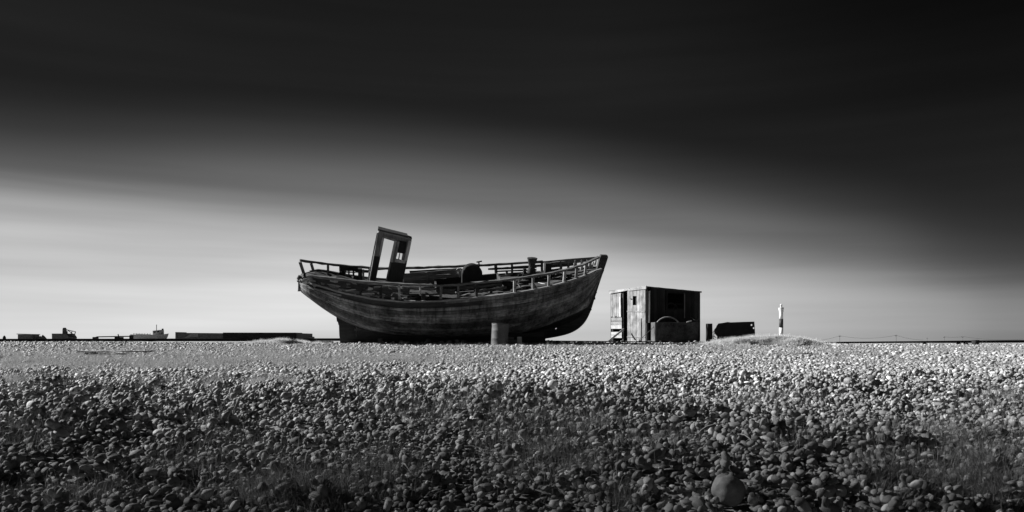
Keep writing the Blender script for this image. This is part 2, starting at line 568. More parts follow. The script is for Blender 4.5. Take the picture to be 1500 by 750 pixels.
# ------------------------------------------------------------------ scatter (one object of many small stones or tufts)
def scatter(name, pts, rots, scls, idx, variants, kindlabel=None):
    me = bpy.data.meshes.new(name)
    n = len(pts)
    me.vertices.add(n)
    me.vertices.foreach_set('co', np.asarray(pts, dtype=np.float32).ravel())
    a = me.attributes.new('rot', 'FLOAT_VECTOR', 'POINT'); a.data.foreach_set('vector', np.asarray(rots, dtype=np.float32).ravel())
    a = me.attributes.new('scl', 'FLOAT_VECTOR', 'POINT'); a.data.foreach_set('vector', np.asarray(scls, dtype=np.float32).ravel())
    a = me.attributes.new('idx', 'INT', 'POINT'); a.data.foreach_set('value', np.asarray(idx, dtype=np.int32))
    o = bpy.data.objects.new(name, me)
    COL.objects.link(o)
    coll = bpy.data.collections.new(name + '_shapes')
    for vme in variants:
        vo = bpy.data.objects.new(vme.name, vme)
        coll.objects.link(vo)
    ng = bpy.data.node_groups.new(name + '_scatter', 'GeometryNodeTree')
    ng.interface.new_socket('Geometry', in_out='INPUT', socket_type='NodeSocketGeometry')
    ng.interface.new_socket('Geometry', in_out='OUTPUT', socket_type='NodeSocketGeometry')
    N = ng.nodes
    gi, gout = N.new('NodeGroupInput'), N.new('NodeGroupOutput')
    ci = N.new('GeometryNodeCollectionInfo')
    ci.inputs['Collection'].default_value = coll
    ci.inputs['Separate Children'].default_value = True
    ci.inputs['Reset Children'].default_value = True
    iop = N.new('GeometryNodeInstanceOnPoints')
    iop.inputs['Pick Instance'].default_value = True

    def attr(nm, ty):
        q = N.new('GeometryNodeInputNamedAttribute')
        q.data_type = ty
        q.inputs['Name'].default_value = nm
        return q.outputs['Attribute']
    L = ng.links.new
    L(gi.outputs[0], iop.inputs['Points'])
    L(ci.outputs[0], iop.inputs['Instance'])
    L(attr('idx', 'INT'), iop.inputs['Instance Index'])
    e2r = N.new('FunctionNodeEulerToRotation')
    L(attr('rot', 'FLOAT_VECTOR'), e2r.inputs[0])
    L(e2r.outputs[0], iop.inputs['Rotation'])
    L(attr('scl', 'FLOAT_VECTOR'), iop.inputs['Scale'])
    L(iop.outputs[0], gout.inputs[0])
    md = o.modifiers.new('scatter', 'NODES')
    md.node_group = ng
    return o


# ------------------------------------------------------------------ shingle
def pebble_mesh(seed, sub, flats=True):
    bm = bmesh.new()
    bmesh.ops.create_icosphere(bm, subdivisions=sub, radius=1.0)
    rr = random.Random(seed)
    off = Vector((rr.uniform(-50, 50), rr.uniform(-50, 50), rr.uniform(-50, 50)))
    planes = [(Vector((rr.gauss(0, 1), rr.gauss(0, 1), rr.gauss(0, 1))).normalized(), rr.uniform(0.66, 0.9)) for _ in range(rr.randint(1, 5) if flats else 0)]
    ex = rr.uniform(1.95, 2.3)
    for v_ in bm.verts:
        d = v_.co.normalized()
        r = 1.0 / ((abs(d.x) ** ex + abs(d.y) ** ex + abs(d.z) ** ex) ** (1 / ex))
        r *= 1 + 0.20 * noise.noise(d * 0.9 + off) + 0.07 * noise.noise(d * 2.3 + off)
        for n_, k in planes:
            dd = d.dot(n_) * r
            if dd > k:
                r -= (dd - k) * 0.6 / max(0.3, d.dot(n_))
        v_.co = d * r
    me = bpy.data.meshes.new('pebble')
    bm.to_mesh(me)
    bm.free()
    me.polygons.foreach_set('use_smooth', [True] * len(me.polygons))
    me.materials.append(M['stone'])
    return me


PEB = [pebble_mesh(100 + i, 3) for i in range(14)]
PEB_LO = [pebble_mesh(300 + i, 2) for i in range(8)]
BOULDERS = [  # px, py(centre), width px, height px, shape, label
    (1066, 718, 46, 42, 'big round smooth grey boulder, by far the largest stone in the foreground shingle'),
]


def near_pebbles():
    y0, y1, cs = 2.25, 8.2, 0.01
    xl = 7.6
    gx = np.arange(-xl, xl, cs); gy = np.arange(y0 - 0.1, y1 + 0.1, cs)
    GX, GY = np.meshgrid(gx, gy)
    hm = gz(GX, GY) - 0.015
    out = []
    # boulder first
    for (px, py, w, h, lab) in BOULDERS:
        # find the distance at which the ground shows at its foot
        D = 3.0
        for _ in range(40):
            x = (px - 750) / F * D
            g = float(gz(x, D))
            D = D * 0.7 + 0.3 * (-g * F / (py + h * 0.45 - HZ))
        x = (px - 750) / F * D
        a = w / 2 / F * D; c = h / 2 / F * D
        out.append((x, D, g + c * 0.95, a * 1.0, a * 0.95, c * 1.08, 0, 0, 0.3, 'B'))
        i0 = int((x - gx[0]) / cs); j0 = int((D - gy[0]) / cs); k = int(a / cs) + 1
        hm[j0 - k:j0 + k, i0 - k:i0 + k] = g + 0.02
    N = 60000
    yy = RNG.uniform(0, 1, N)
    yy = np.sqrt(y0 ** 2 + yy * (y1 ** 2 - y0 ** 2))
    xx = RNG.uniform(-1, 1, N) * np.minimum(0.80 * yy + 0.35, xl - 0.15)
    s = np.exp(RNG.normal(math.log(0.0165), 0.42, N)).clip(0.006, 0.046)
    zone = np.sin(xx * 1.1 + 2.0) * np.sin(yy * 1.3 + 0.7 * xx)
    s = s * (1 + 0.22 * zone)
    order = np.argsort(-s + RNG.uniform(0, 0.03, N))
    xx, yy, s = xx[order], yy[order], s[order]
    bx, by, br = out[0][0], out[0][1], out[0][3]
    for x, y, a in zip(xx, yy, s):
        d_ = math.hypot(x - bx, y - by)
        if d_ < br * 0.95 + a * 0.9 or (y < by and abs(x - bx) < br and d_ < br * 2.2 and a > 0.016):
            continue
        b = a * RNG.uniform(0.58, 0.9); c = a * RNG.uniform(0.36, 0.68)
        yaw = RNG.uniform(0, 6.283)
        cw, sw = math.cos(yaw), math.sin(yaw)
        i0 = int((x - gx[0]) / cs); j0 = int((y - gy[0]) / cs); k = max(1, int(a / cs + 0.5))
        if i0 - k < 0 or j0 - k < 0 or i0 + k >= len(gx) or j0 + k >= len(gy): continue
        sub = hm[j0 - k:j0 + k + 1, i0 - k:i0 + k + 1]
        dx = GX[j0 - k:j0 + k + 1, i0 - k:i0 + k + 1] - x
        dy = GY[j0 - k:j0 + k + 1, i0 - k:i0 + k + 1] - y
        u = (dx * cw + dy * sw) / a; w = (-dx * sw + dy * cw) / b
        r2 = u * u + w * w
        ins = r2 < 1
        if not ins.any(): continue
        hs = sub[ins]
        base = hs.mean() * 0.3 + hs.max() * 0.7
        # slope of the heap under the stone tilts it
        gxs = float((dx[ins] * (hs - hs.mean())).sum() / ((dx[ins] ** 2).sum() + 1e-6))
        gys = float((dy[ins] * (hs - hs.mean())).sum() / ((dy[ins] ** 2).sum() + 1e-6))
        rx = math.atan(gys) * 0.7 + RNG.normal(0, 0.28)
        ry = -math.atan(gxs) * 0.7 + RNG.normal(0, 0.28)
        z = base + c * 0.72
        out.append((x, y, z, a, b, c, rx, ry, yaw, 'P'))
        top = z + c * np.sqrt(np.clip(1 - r2, 0, 1))
        np.maximum(sub, np.where(ins, top, -9), out=sub)
    return out, hm, gx, gy


peb, HM, HGX, HGY = near_pebbles()
arr = np.array([p[:9] for p in peb])


def surf(x, y):
    """top of the shingle near the camera"""
    if HGY[0] < y < HGY[-1] and abs(x) < HGX[-1]:
        return float(HM[min(len(HGY) - 1, int((y - HGY[0]) / 0.01)), min(len(HGX) - 1, int((x - HGX[0]) / 0.01))])
    return float(gz(x, y))


# which stones show largest: those near the top of the heap, in frame
px_ = 750 + arr[:, 0] / arr[:, 1] * F
py_ = HZ - arr[:, 2] / arr[:, 1] * F
size_ = np.sqrt(arr[:, 3] * arr[:, 5]) / arr[:, 1] * F
topz = np.array([surf(a[0], a[1]) for a in arr])
vis = np.clip((arr[:, 2] + arr[:, 5] * 1.02 - topz) / 0.004 + 1, 0, 1)
score = size_ * vis * ((px_ > 4) & (px_ < 1496) & (py_ < 744))
score[0] = 1e9
pick = np.argsort(-score)[:300]
pick_set = set(pick.tolist())
rs = random.Random(5)
med_size = float(np.median(size_[pick]))
for n_i, i in enumerate(pick):
    x, y, z, a, b, c, rx, ry, yaw = arr[i]
    if i == 0:
        me = pebble_mesh(2024, 5, False)
        me.materials[0] = M['boulder']
        o = bpy.data.objects.new('boulder', me)
        tag(o, BOULDERS[0][4], 'boulder')
    else:
        o = bpy.data.objects.new('pebble', PEB[rs.randrange(len(PEB))])
        tag(o, 'rounded flint pebble, one of the largest lying on top of the shingle nearest the camera', 'pebble', 'largest pebbles in the foreground shingle')
    o.location = (x, y, z)
    o.rotation_euler = (rx, ry, yaw)
    o.scale = (a, b, c)
    COL.objects.link(o)

rest = np.array([i for i in range(len(arr)) if i not in pick_set])
A = arr[rest]


def field(y0, y1, cell, smu, ssd):
    pts = []
    yy = np.arange(y0, y1, cell)
    allx, ally = [], []
    for y in yy:
        half = 0.80 * y + 1.2
        xs_ = np.arange(-half, half, cell)
        allx.append(xs_ + RNG.uniform(-cell * .6, cell * .6, len(xs_)))
        ally.append(y + RNG.uniform(-cell * .6, cell * .6, len(xs_)))
    x = np.concatenate(allx); y = np.concatenate(ally)
    keep = np.ones(len(x), bool)
    for (cx, cy, rx, ry, h) in MOUNDS:
        keep &= (((x - cx) / rx) ** 2 + ((y - cy) / ry) ** 2 > 1.3) | (RNG.random(len(x)) < 0.12)
    x, y = x[keep], y[keep]
    n = len(x)
    s = np.exp(RNG.normal(math.log(smu), ssd, n)).clip(smu * .45, smu * 2.2)
    b = s * RNG.uniform(0.68, 0.95, n); c = s * RNG.uniform(0.5, 0.8, n)
    z = gz(x, y) + RNG.uniform(-0.3, 1.3 if y0 < 10 else 0.9, n) * c + 0.030 * np.clip((13 - y) / 5, 0, 1)
    rot = np.stack([RNG.normal(0, .35, n), RNG.normal(0, .35, n), RNG.uniform(0, 6.28, n)], 1)
    return np.stack([x, y, z], 1), rot, np.stack([s, b, c], 1)


p1 = field(7.9, 15, 0.032, 0.0175, 0.42)
p2 = field(15, 36, 0.056, 0.031, 0.34)
nb = 420                                                      # stones banked against the keel, blocks and hut
bxs = np.where(RNG.random(nb) < .7, RNG.uniform(-6.6, 2.2, nb), RNG.uniform(4.2, 8.2, nb))
bys = np.where(bxs < 3, 27.9 + RNG.normal(0, .22, nb), 31.6 + RNG.normal(0, .25, nb))
bs = np.exp(RNG.normal(math.log(.045), .4, nb))
p2 = (np.concatenate([p2[0], np.stack([bxs, bys, gz(bxs, bys) + bs * RNG.uniform(.2, 1.2, nb)], 1)]),
      np.concatenate([p2[1], np.stack([RNG.normal(0, .4, nb), RNG.normal(0, .4, nb), RNG.uniform(0, 6.28, nb)], 1)]),
      np.concatenate([p2[2], np.stack([bs, bs * .8, bs * .65], 1)]))
pts = np.concatenate([A[:, :3], p1[0], p2[0]])
rot = np.concatenate([A[:, 6:9], p1[1], p2[1]])
scl = np.concatenate([A[:, 3:6], p1[2], p2[2]])
nn, nf = len(A), len(p1[0]) + len(p2[0])
idx = np.concatenate([RNG.integers(0, len(PEB), nn), len(PEB) + RNG.integers(0, len(PEB_LO), nf)])
for i, me in enumerate(PEB + PEB_LO):
    me.name = 'pebble_shape_%02d' % i
sh = scatter('shingle', pts, rot, scl, idx, PEB + PEB_LO)
tag(sh, 'grey shingle of rounded flint pebbles covering the whole beach', 'shingle', kind='stuff')
print('pebbles', len(pts), 'script', time.time() - T0)


# ------------------------------------------------------------------ grass
def tuft_mesh(seed, n, h, spread, w, lean=0.5, mat='grass', droop=0.35):
    rr = random.Random(seed)
    vs, fs, tn = [], [], []
    for _ in range(n):
        a = rr.uniform(0, 6.283)
        r = spread * math.sqrt(rr.random()) * 0.5
        bx, by = r * math.cos(a), r * math.sin(a)
        hh = h * rr.uniform(0.45, 1.1)
        da = a + rr.gauss(0, 0.7)
        l = abs(rr.gauss(lean * 0.6, lean * 0.5))
        ww = w * rr.uniform(0.6, 1.2)
        pa = rr.uniform(0, 3.14)
        o = len(vs)
        tone = rr.random()
        for k in range(4):
            q = k / 3
            rad = l * hh * (q ** 1.6)
            z = hh * (q - droop * l * q * q)
            x = bx + rad * math.cos(da); y = by + rad * math.sin(da)
            hw = ww * (1 - q * 0.85) / 2
            vs.append((x - hw * math.cos(pa), y - hw * math.sin(pa), z))
            vs.append((x + hw * math.cos(pa), y + hw * math.sin(pa), z))
            tn += [tone, tone]
            if k: fs.append((o + 2 * k - 2, o + 2 * k - 1, o + 2 * k + 1, o + 2 * k))
    me = bpy.data.meshes.new('tuft')
    me.from_pydata(vs, [], fs)
    at = me.attributes.new('tone', 'FLOAT', 'POINT')
    at.data.foreach_set('value', np.array(tn, dtype=np.float32))
    me.materials.append(M[mat])
    return me


def grass_obj(name, label, cat, plist, meshes):
    pts = np.array([q[:3] for q in plist]); n = len(pts)
    rot = np.stack([RNG.normal(0, .12, n), RNG.normal(0, .12, n), RNG.uniform(0, 6.28, n)], 1)
    s = np.array([q[3] for q in plist])
    scl = np.stack([s, s, s * np.array([q[4] for q in plist])], 1)
    for i, me in enumerate(meshes): me.name = name + '_shape_%02d' % i
    o = scatter(name, pts, rot, scl, RNG.integers(0, len(meshes), n), meshes)
    tag(o, label, cat, kind='stuff')
    return o


_RD = np.concatenate([np.arange(2.4, 12, 0.05), np.arange(12, 40, 0.25)])
_RX = np.arange(-150, 1660, 30.0)
_RT = -gz((_RX[:, None] - 750) / F * _RD[None, :], np.repeat(_RD[None, :], len(_RX), 0)) / _RD[None, :] * F + HZ


def row_to_D(px, py):
    """distance at which the ground appears at photo pixel (px, py)"""
    i = int(min(len(_RX) - 1, max(0, round((px + 150) / 30))))
    w = np.nonzero(_RT[i] <= py)[0]
    return float(_RD[w[0]]) if len(w) else 36.0


# patches in photo pixels: (px, py, half-width px, half-height px, count)
PATCH = [(430, 715, 110, 28, 210), (800, 672, 85, 45, 230), (780, 620, 60, 22, 110), (1420, 700, 110, 42, 330), (1390, 640, 110, 25, 170),
         (1300, 722, 60, 25, 90), (120, 735, 80, 14, 60), (30, 650, 50, 25, 55), (560, 690, 60, 25, 90), (960, 655, 60, 25, 90), (620, 612, 55, 18, 60),
         (1130, 590, 80, 12, 70), (1450, 590, 60, 15, 60), (1010, 561, 45, 8, 40), (880, 625, 40, 18, 40), (330, 640, 60, 20, 45), (850, 548, 60, 6, 60),
         (900, 735, 50, 12, 40), (1160, 650, 35, 14, 22), (240, 690, 60, 20, 40), (1240, 560, 90, 8, 70), (1340, 545, 90, 8, 110)]
PATCH += [(60, 575, 110, 20, 120), (250, 560, 120, 10, 110), (560, 556, 90, 8, 90), (420, 735, 120, 18, 120), (1440, 735, 60, 20, 120), (1470, 600, 50, 25, 70), (690, 590, 50, 14, 50)]
gp = []
for (cx, cy, hw, hh, cnt) in PATCH:
    for _ in range(int(cnt * 1.0)):
        px = random.gauss(cx, hw * 0.55); py = random.gauss(cy, hh * 0.55)
        py = min(765, max(515, py))
        D = row_to_D(px, py)
        x = (px - 750) / F * D
        gp.append((x, D, min(surf(x, D), float(gz(x, D)) + 0.10) - 0.015, random.uniform(0.6, 1.35), random.uniform(0.7, 1.3)))
TUFT = [tuft_mesh(i, 26, 0.10, 0.13, 0.0021, 1.0, droop=.45) for i in range(5)] + [tuft_mesh(20 + i, 12, 0.08, 0.20, 0.0027, 1.1, droop=.5) for i in range(3)]

# pale dry grass over the flat behind the pebble bank
mp_ = []
for _ in range(42000):
    px = random.uniform(-120, 1620)
    u = random.random()
    py = 509 + 66 * u ** 1.3
    D = row_to_D(px, py) if _ % 1 == 0 else 12
    dens = 0.0
    if px < 760: dens = math.exp(-((py - 534 + px * 0.012 + 9 * noise.noise(Vector((px * .012, 0, 5)))) / 13) ** 2) * (1.0 if px < 420 else 0.7 if px < 640 else 0.4)
    dens = max(dens, 0.32 * math.exp(-((py - 514) / 6) ** 2))
    nz = noise.noise(Vector((px * 0.02, py * 0.11, 3.0)))
    if px >= 700:
        dg = (0.75 if px > 1150 else 0.35) * math.exp(-((py - 528) / 16) ** 2) * (nz > 0.0)
        if random.random() < dg:
            x = (px - 750) / F * D
            gp.append((x, D, float(gz(x, D)) - 0.005, random.uniform(0.7, 1.3) * (.6 + D / 22), random.uniform(0.6, 1.0)))
            continue
    if px < 760: dens = max(dens, 0.30 * math.exp(-((py - 556) / 12) ** 2) * (nz > .05))
    if random.random() > dens * (1.0 + 1.2 * nz): continue
    x = (px - 750) / F * D
    mp_.append((x, D, float(gz(x, D)) - 0.005, random.uniform(0.6, 1.2) * (0.7 + D / 40), random.uniform(0.7, 1.25)))
grass_obj('grass', 'wiry grey grass growing through the foreground shingle', 'grass', gp, TUFT)
MEAD = [tuft_mesh(50 + i, 36, 0.12, 0.14, 0.0034, 0.75, 'straw') for i in range(6)]
grass_obj('dry_grass', 'pale dry grass thinly covering the flat beach behind the pebble bank', 'grass', mp_, MEAD)

# straw heaps on the low banks
hp = []
for (cx, cy, rx, ry, cnt, sc_) in ((MOUNDS[0][0], MOUNDS[0][1], 1.2, 0.9, 1000, 1.1), (MOUNDS[1][0], MOUNDS[1][1], 1.0, 0.8, 900, 1.1), (MOUNDS[2][0], MOUNDS[2][1], 0.7, 0.5, 150, .8),
                                   (MOUNDS[3][0], MOUNDS[3][1], 1.2, .6, 700, 0.9), (-1.2, 27.6, 5.0, 0.3, 520, .6), (5.8, 31.5, 2.6, 0.3, 260, .6)):
    for _ in range(cnt):
        x = random.gauss(cx, rx * 0.55); y = random.gauss(cy, ry * 0.5)
        if noise.noise(Vector((x * 2.1, y * 2.1, 9))) < -0.12: continue
        hp.append((x, y, float(gz(x, y)) - 0.01, random.uniform(0.6, 1.2) * sc_, random.uniform(0.5, 1.0)))
HEAP = [tuft_mesh(90 + i, 60, 0.2, 0.22, 0.011, 1.1, 'heap', 0.5) for i in range(6)]
grass_obj('straw', 'bleached flattened straw lying in heaps on the low banks', 'straw', hp, HEAP)

# single dead stalks lying across the stones
SK = [(500, 612, 25, 20), (515, 645, 14, 9), (540, 603, 24, 5), (680, 650, 18, -12), (700, 680, 24, 2), (975, 682, -24, -4), (1075, 690, 6, -14),
      (1290, 705, 40, -10), (1350, 668, 60, -22), (700, 735, 22, -26), (545, 730, 12, 14), (590, 700, 20, 14), (1085, 655, 14, 14), (930, 720, 20, 20),
      (350, 600, 12, 24), (180, 640, 26, 8), (260, 700, 16, 20), (395, 690, 20, 24), (1180, 640, 16, -12), (1330, 610, 30, 8), (1460, 700, -40, 14), (640, 640, -16, 12), (760, 640, 12, 22), (1020, 640, 26, 6), (90, 700, 24, 12), (1120, 735, 26, -8), (1240, 612, 8, -14), (820, 690, 40, 6), (1410, 655, -50, 12), (450, 680, 10, 26), (870, 700, 5, 30)]
for (px, py, dx, dy) in SK:
    D = row_to_D(px, py)
    a = P(px, py, D)
    a.z = surf(a.x, a.y) + 0.004
    D2 = max(2.5, D + (-dy) / F * D * 2.2)
    b = Vector((a.x + dx / F * D, D2, 0))
    b.z = surf(b.x, b.y) + 0.012
    mid = a.lerp(b, 0.5) + Vector((random.uniform(-.01, .01), 0, random.uniform(0.008, 0.022)))
    mb = MB()
    mb.tube([a, a.lerp(mid, .5) + Vector((0, 0, .006)), mid, mid.lerp(b, .5), b], 0.0018, 6, 0.5, radii=[.0034, .0032, .003, .0024, .0014])
    o = mb.build('dead_stalk', M['stalk'])
    tag(o, 'thin dead grass stalk lying across the foreground pebbles', 'stalk', 'dead stalks lying on the foreground shingle')


# ================================================================== THE BOAT
PHI, PSI = R(17), R(10)
BO = Vector((-2.37, 29.0, -0.03))
BM = Matrix.Translation(BO) @ Matrix.Rotation(PSI, 4, 'Z') @ Matrix.Rotation(PHI, 4, 'X')
BI = BM.inverted()
boat = empty('fishing_boat', BO, (PHI, 0, PSI))
tag(boat, 'big derelict wooden fishing boat leaning over, with broken rails and a tilted wheelhouse frame', 'boat')


def U(px, py, Y):
    """point of the boat's own frame seen at a photo pixel, at sideways position Y"""
    c = BI @ Vector((0, 0, 0))
    d = BI.to_3x3() @ Vector(((px - 750) / F, 1, (HZ - py) / F))
    k = (Y - c.y) / d.y
    return c + d * k


def itp(x, xs_, ys_):
    return float(np.interp(x, xs_, ys_))


BX = [-5.5, -5.35, -5.1, -4.7, -4.0, -3.0, -1.5, 0, 1.5, 2.5, 3.5, 4.5, 5.2, 5.6, 5.85]
BB = [.55, .85, 1.1, 1.28, 1.46, 1.62, 1.75, 1.78, 1.70, 1.55, 1.27, .84, .44, .20, .07]


def hb(X): return itp(X, BX, BB)


def UB(px, py, side=-1, k=1.0, dy=0.0):
    X = 0.0
    for _ in range(12):
        p = U(px, py, side * k * hb(X) + dy)
        X = p.x
    return p


SHEER_PX = [(441, 411), (455, 414), (475, 420), (500, 428), (545, 437), (590, 441.5), (640, 440.5), (700, 435.5), (760, 428), (800, 420.5), (835, 411), (858, 403), (870, 397)]
sp = [UB(a, b) for a, b in SHEER_PX]
SXs, SZs = [-5.6] + [p.x for p in sp] + [5.95], [sp[0].z] + [p.z for p in sp] + [sp[-1].z + .1]
print('sheer', [(round(p.x, 2), round(p.z, 2)) for p in sp])


def zs(X): return itp(X, SXs, SZs)


RX = [-5.5, -5.2, -4.8, -4.4, -4.1, -3.6, -3.0, -2.2, 0, 2.5, 3.4, 4.1, 4.6, 5.0, 5.25, 5.45, 5.6, 5.75, 5.85]
RZ = [1.93, 1.68, 1.36, 1.08, .90, .66, .48, .34, .24, .32, .47, .62, .78, 1.02, 1.3, 1.75, 2.15, 2.6, 2.9]
NXs, NN = [-5.5, -4.5, -3, -1.5, 0, 2, 3.5, 4.5, 5.2, 5.85], [2.3, 1.9, 2.1, 2.5, 2.8, 2.5, 1.9, 1.45, 1.2, 1.1]


def hull_pt(X, tt, side=-1, off=0.0):
    b = hb(X)
    n = itp(X, NXs, NN)
    z0, z1 = itp(X, RX, RZ), zs(X)
    y = 0.06 + (b - 0.06) * (1 - (1 - tt) ** n) if b > 0.06 else b * (0.3 + 0.7 * tt)
    # a little tumblehome / flare
    z = z0 + (z1 - z0) * tt ** (1.0 + 0.28 * min(1, b / 1.6))
    return Vector((X, side * (y + off), z))


def hull_n(X, tt, side):
    e = 0.01
    a = hull_pt(min(X + e, 5.85), tt, side) - hull_pt(max(X - e, -5.5), tt, side)
    b = hull_pt(X, min(1, tt + e), side) - hull_pt(X, max(0, tt - e), side)
    n = a.cross(b)
    if n.length < 1e-9: return Vector((0, side, 0))
    n.normalize()
    if n.y * side < 0: n = -n
    return n


XS = np.concatenate([np.linspace(-5.5, -4.5, 9)[:-1], np.linspace(-4.5, 4.2, 46)[:-1], np.linspace(4.2, 5.85, 20)])
TARX, TARZ = [-5.5, -4.2, -3.0, -1.5, 0.5, 2.2, 3.2, 4.2, 5.0, 5.6], [0.3, .35, .30, .22, .24, .36, .62, 1.0, 1.32, 1.55]
NS = 17
hull = MB()
hull.tar = []
for side in (-1, 1):
    for j in range(NS):
        t0, t1 = j / NS, (j + 1) / NS
        # butt joints split the strake in planks
        cuts = sorted(random.sample(range(8, len(XS) - 8), 2 if j < NS - 2 else 6))
        segs = [0] + cuts + [len(XS) - 1]
        for a, b in zip(segs[:-1], segs[1:]):
            if j >= NS - 2 and XS[a] < -1.5 and side == -1 and random.random() < 0.45: continue
            if side == 1 and random.random() < 0.02: continue
            tone = random.choice([-.42, -.3, -.2, 0, .1, .2, .4]) + random.uniform(-.1, .1)
            offn = random.gauss(0, 0.005)
            vs, fs = [], []
            idx_ = list(range(a, b + 1))
            for ii_ in idx_:
                X = float(XS[ii_])
                if ii_ == a and a > 0: X += 0.006
                g = 0.0055 / max(0.4, (zs(X) - itp(X, RX, RZ)))
                row = []
                for tt in (t0 + g, (t0 + t1) / 2, t1 - g):
                    p = hull_pt(X, tt, side)
                    n = hull_n(X, tt, side)
                    wv = 0.004 * noise.noise(Vector((X * 2.5, j * 3.1, side)))
                    edge = 0.0035 if abs(tt - (t0 + t1) / 2) < 1e-6 else 0
                    row.append(p + n * (0.03 + offn + wv + edge))
                for tt in (t1 - g, t0 + g):
                    row.append(hull_pt(X, tt, side) - hull_n(X, tt, side) * 0.012)
                vs += row
                for p in row:
                    hull.tar.append(p.z - itp(p.x, TARX, TARZ))
            m_ = 5
            for q in range(len(idx_) - 1):
                for k in range(m_):
                    l = (k + 1) % m_
                    fs.append((q * m_ + k, q * m_ + l, (q + 1) * m_ + l, (q + 1) * m_ + k))
            fs.append(tuple(range(m_)))
            fs.append(tuple((len(idx_) - 1) * m_ + k for k in range(m_)))
            hull.add(vs, fs, tone)
hull.build('hull', M['hull'], boat)
# inner lining closing the seams
lin = MB()
for side in (-1, 1):
    vs, fs = [], []
    T = [k / 14 for k in range(15)]
    for X in XS:
        for tt in T:
            q = hull_pt(float(X), tt, side)
            vs.append(q - hull_n(float(X), tt, side) * 0.03 * (1 if hb(X) > .2 else .3))
    m_ = len(T)
    for i in range(len(XS) - 1):
        for k in range(m_ - 1):
            fs.append((i * m_ + k, i * m_ + k + 1, (i + 1) * m_ + k + 1, (i + 1) * m_ + k))
    lin.add(vs, fs)
lin.build('hull_lining', M['wood_dark'], boat)
# transom
tr = MB()
T = [k / 10 for k in range(11)]
ring = [hull_pt(-5.5, tt, -1) for tt in T] + [hull_pt(-5.5, tt, 1) for tt in reversed(T)]
c_ = Vector((-5.5, 0, 2.1))
o1 = [Vector((-5.56 - 0.10 * (1 - abs(p.y) / .6), p.y * 1.02, p.z)) for p in ring]
o2 = [Vector((-5.47, p.y * 0.97, p.z)) for p in ring]
n_ = len(ring)
tr.add(o1 + o2, [tuple(range(n_)), tuple(range(2 * n_ - 1, n_ - 1, -1))] + [(i, (i + 1) % n_, (i + 1) % n_ + n_, i + n_) for i in range(n_)], -0.2)
tr.build('transom', M['wood_x'], boat)

# keel, stem and sternpost as one shaped backbone with the mooring hole
hole_c = U(815, 482, -0.07)
hole = [(hole_c.x + 0.045 * math.cos(a), hole_c.z + 0.05 * math.sin(a)) for a in np.linspace(0, 2 * math.pi, 12, endpoint=False)]
KO = [(-4.16, -0.04), (-2.5, -0.01), (0, 0.0), (2.6, .04), (3.4, .10), (4.05, .19), (4.62, .33), (5.0, .53), (5.28, .83), (5.46, 1.25), (5.58, 1.75), (5.72, 2.35), (5.87, 2.95),
      (5.985, 3.43), (5.95, 3.50), (5.70, 3.50), (5.66, 3.40), (5.58, 2.9), (5.42, 2.2), (5.22, 1.55), (4.95, 1.12), (4.5, .82), (3.4, .45), (0, .40), (-2.2, .50), (-3.0, .68), (-3.6, .86),
      (-4.1, 1.12), (-4.30, 1.14), (-4.27, .8), (-4.2, .78), (-4.19, .3)]
def smooth_run(l, i0, i1, k=4):
    out = l[:i0]
    for i in range(i0, i1):
        p0, p1, p2, p3 = l[i - 1], l[i], l[i + 1], l[i + 2]
        for q in range(k):
            u = q / k
            out.append(tuple(.5 * (2 * b + (c - a) * u + (2 * a - 5 * b + 4 * c - d) * u * u + (3 * b - a - 3 * c + d) * u ** 3) for a, b, c, d in zip(p0, p1, p2, p3)))
    return out + l[i1:]


KO = smooth_run(KO, 3, 13)
kb = MB()
kb.prism(KO, [hole], lambda a, b, w: Vector((a, -0.085 + w, b)), 0.17)
kb.tar = [-1 if p[2] < 1.6 else 1 for p in kb.v]
kb.build('keel', M['wood_dark'], boat, bevel=0.012)
# iron stem band and its fastenings
sb_ = MB(0.003)
for (a, b, s_) in ((5.575, 1.78, .05), (5.47, 1.33, .03), (5.625, 2.02, .03)):
    sb_.box((a + .01, 0, b), (s_, .2, s_ * 1.6))
sb_.build('stem_fitting', M['black'], boat)
# rudder stock remnants at the sternpost
rr_ = MB()
a, b, c = U(494, 465, 0), U(496.5, 476, 0), U(500.5, 477, 0)
rr_.tube([a, b], 0.018, 8)
rr_.tube([b + Vector((0, 0, .02)), c + Vector((.1, 0, 0))], 0.035, 8)
rr_.build('rudder_bracket', M['black'], boat)
# propeller
pr_ = MB()
pc = U(523, 482, -0.18)
pr_.tube([pc + Vector((-.10, 0, 0)), pc + Vector((.12, 0, 0))], .06, 12)
for k in range(3):
    an = 0.5 + k * 2.094
    r_ = Vector((0, math.cos(an), math.sin(an)))
    tt_ = Vector((0.5, -math.sin(an) * .8, math.cos(an) * .8)).normalized()
    o_ = [pc + r_ * .05 - tt_ * .04, pc + r_ * .16 - tt_ * .09, pc + r_ * .27 - tt_ * .05, pc + r_ * .28 + tt_ * .05, pc + r_ * .16 + tt_ * .10, pc + r_ * .05 + tt_ * .04]
    q = tt_.cross(r_) * .012
    pr_.add([p + q for p in o_] + [p - q for p in o_], [tuple(range(6)), tuple(range(11, 5, -1))] + [(i, (i + 1) % 6, (i + 1) % 6 + 6, i + 6) for i in range(6)])
pr_.tube([pc + Vector((.1, 0, 0)), U(560, 478, 0.0)], .03, 8)
pr_.build('propeller', M['rust_pale'], boat)

# rub rail (the pale line along the sheer) on both sides
for side in (-1, 1):
    mb = MB(0.003)
    pts_ = []
    for X in np.linspace(-5.3, 5.72, 40):
        pts_.append(Vector((X, side * (hb(X) + 0.045), zs(X) + 0.0)))
    mb.sweep(pts_, 0.07, 0.06, (0, 0, 1), 0.5, seg=0.3)
    mb.build('rub_rail', M['wood_x'], boat)
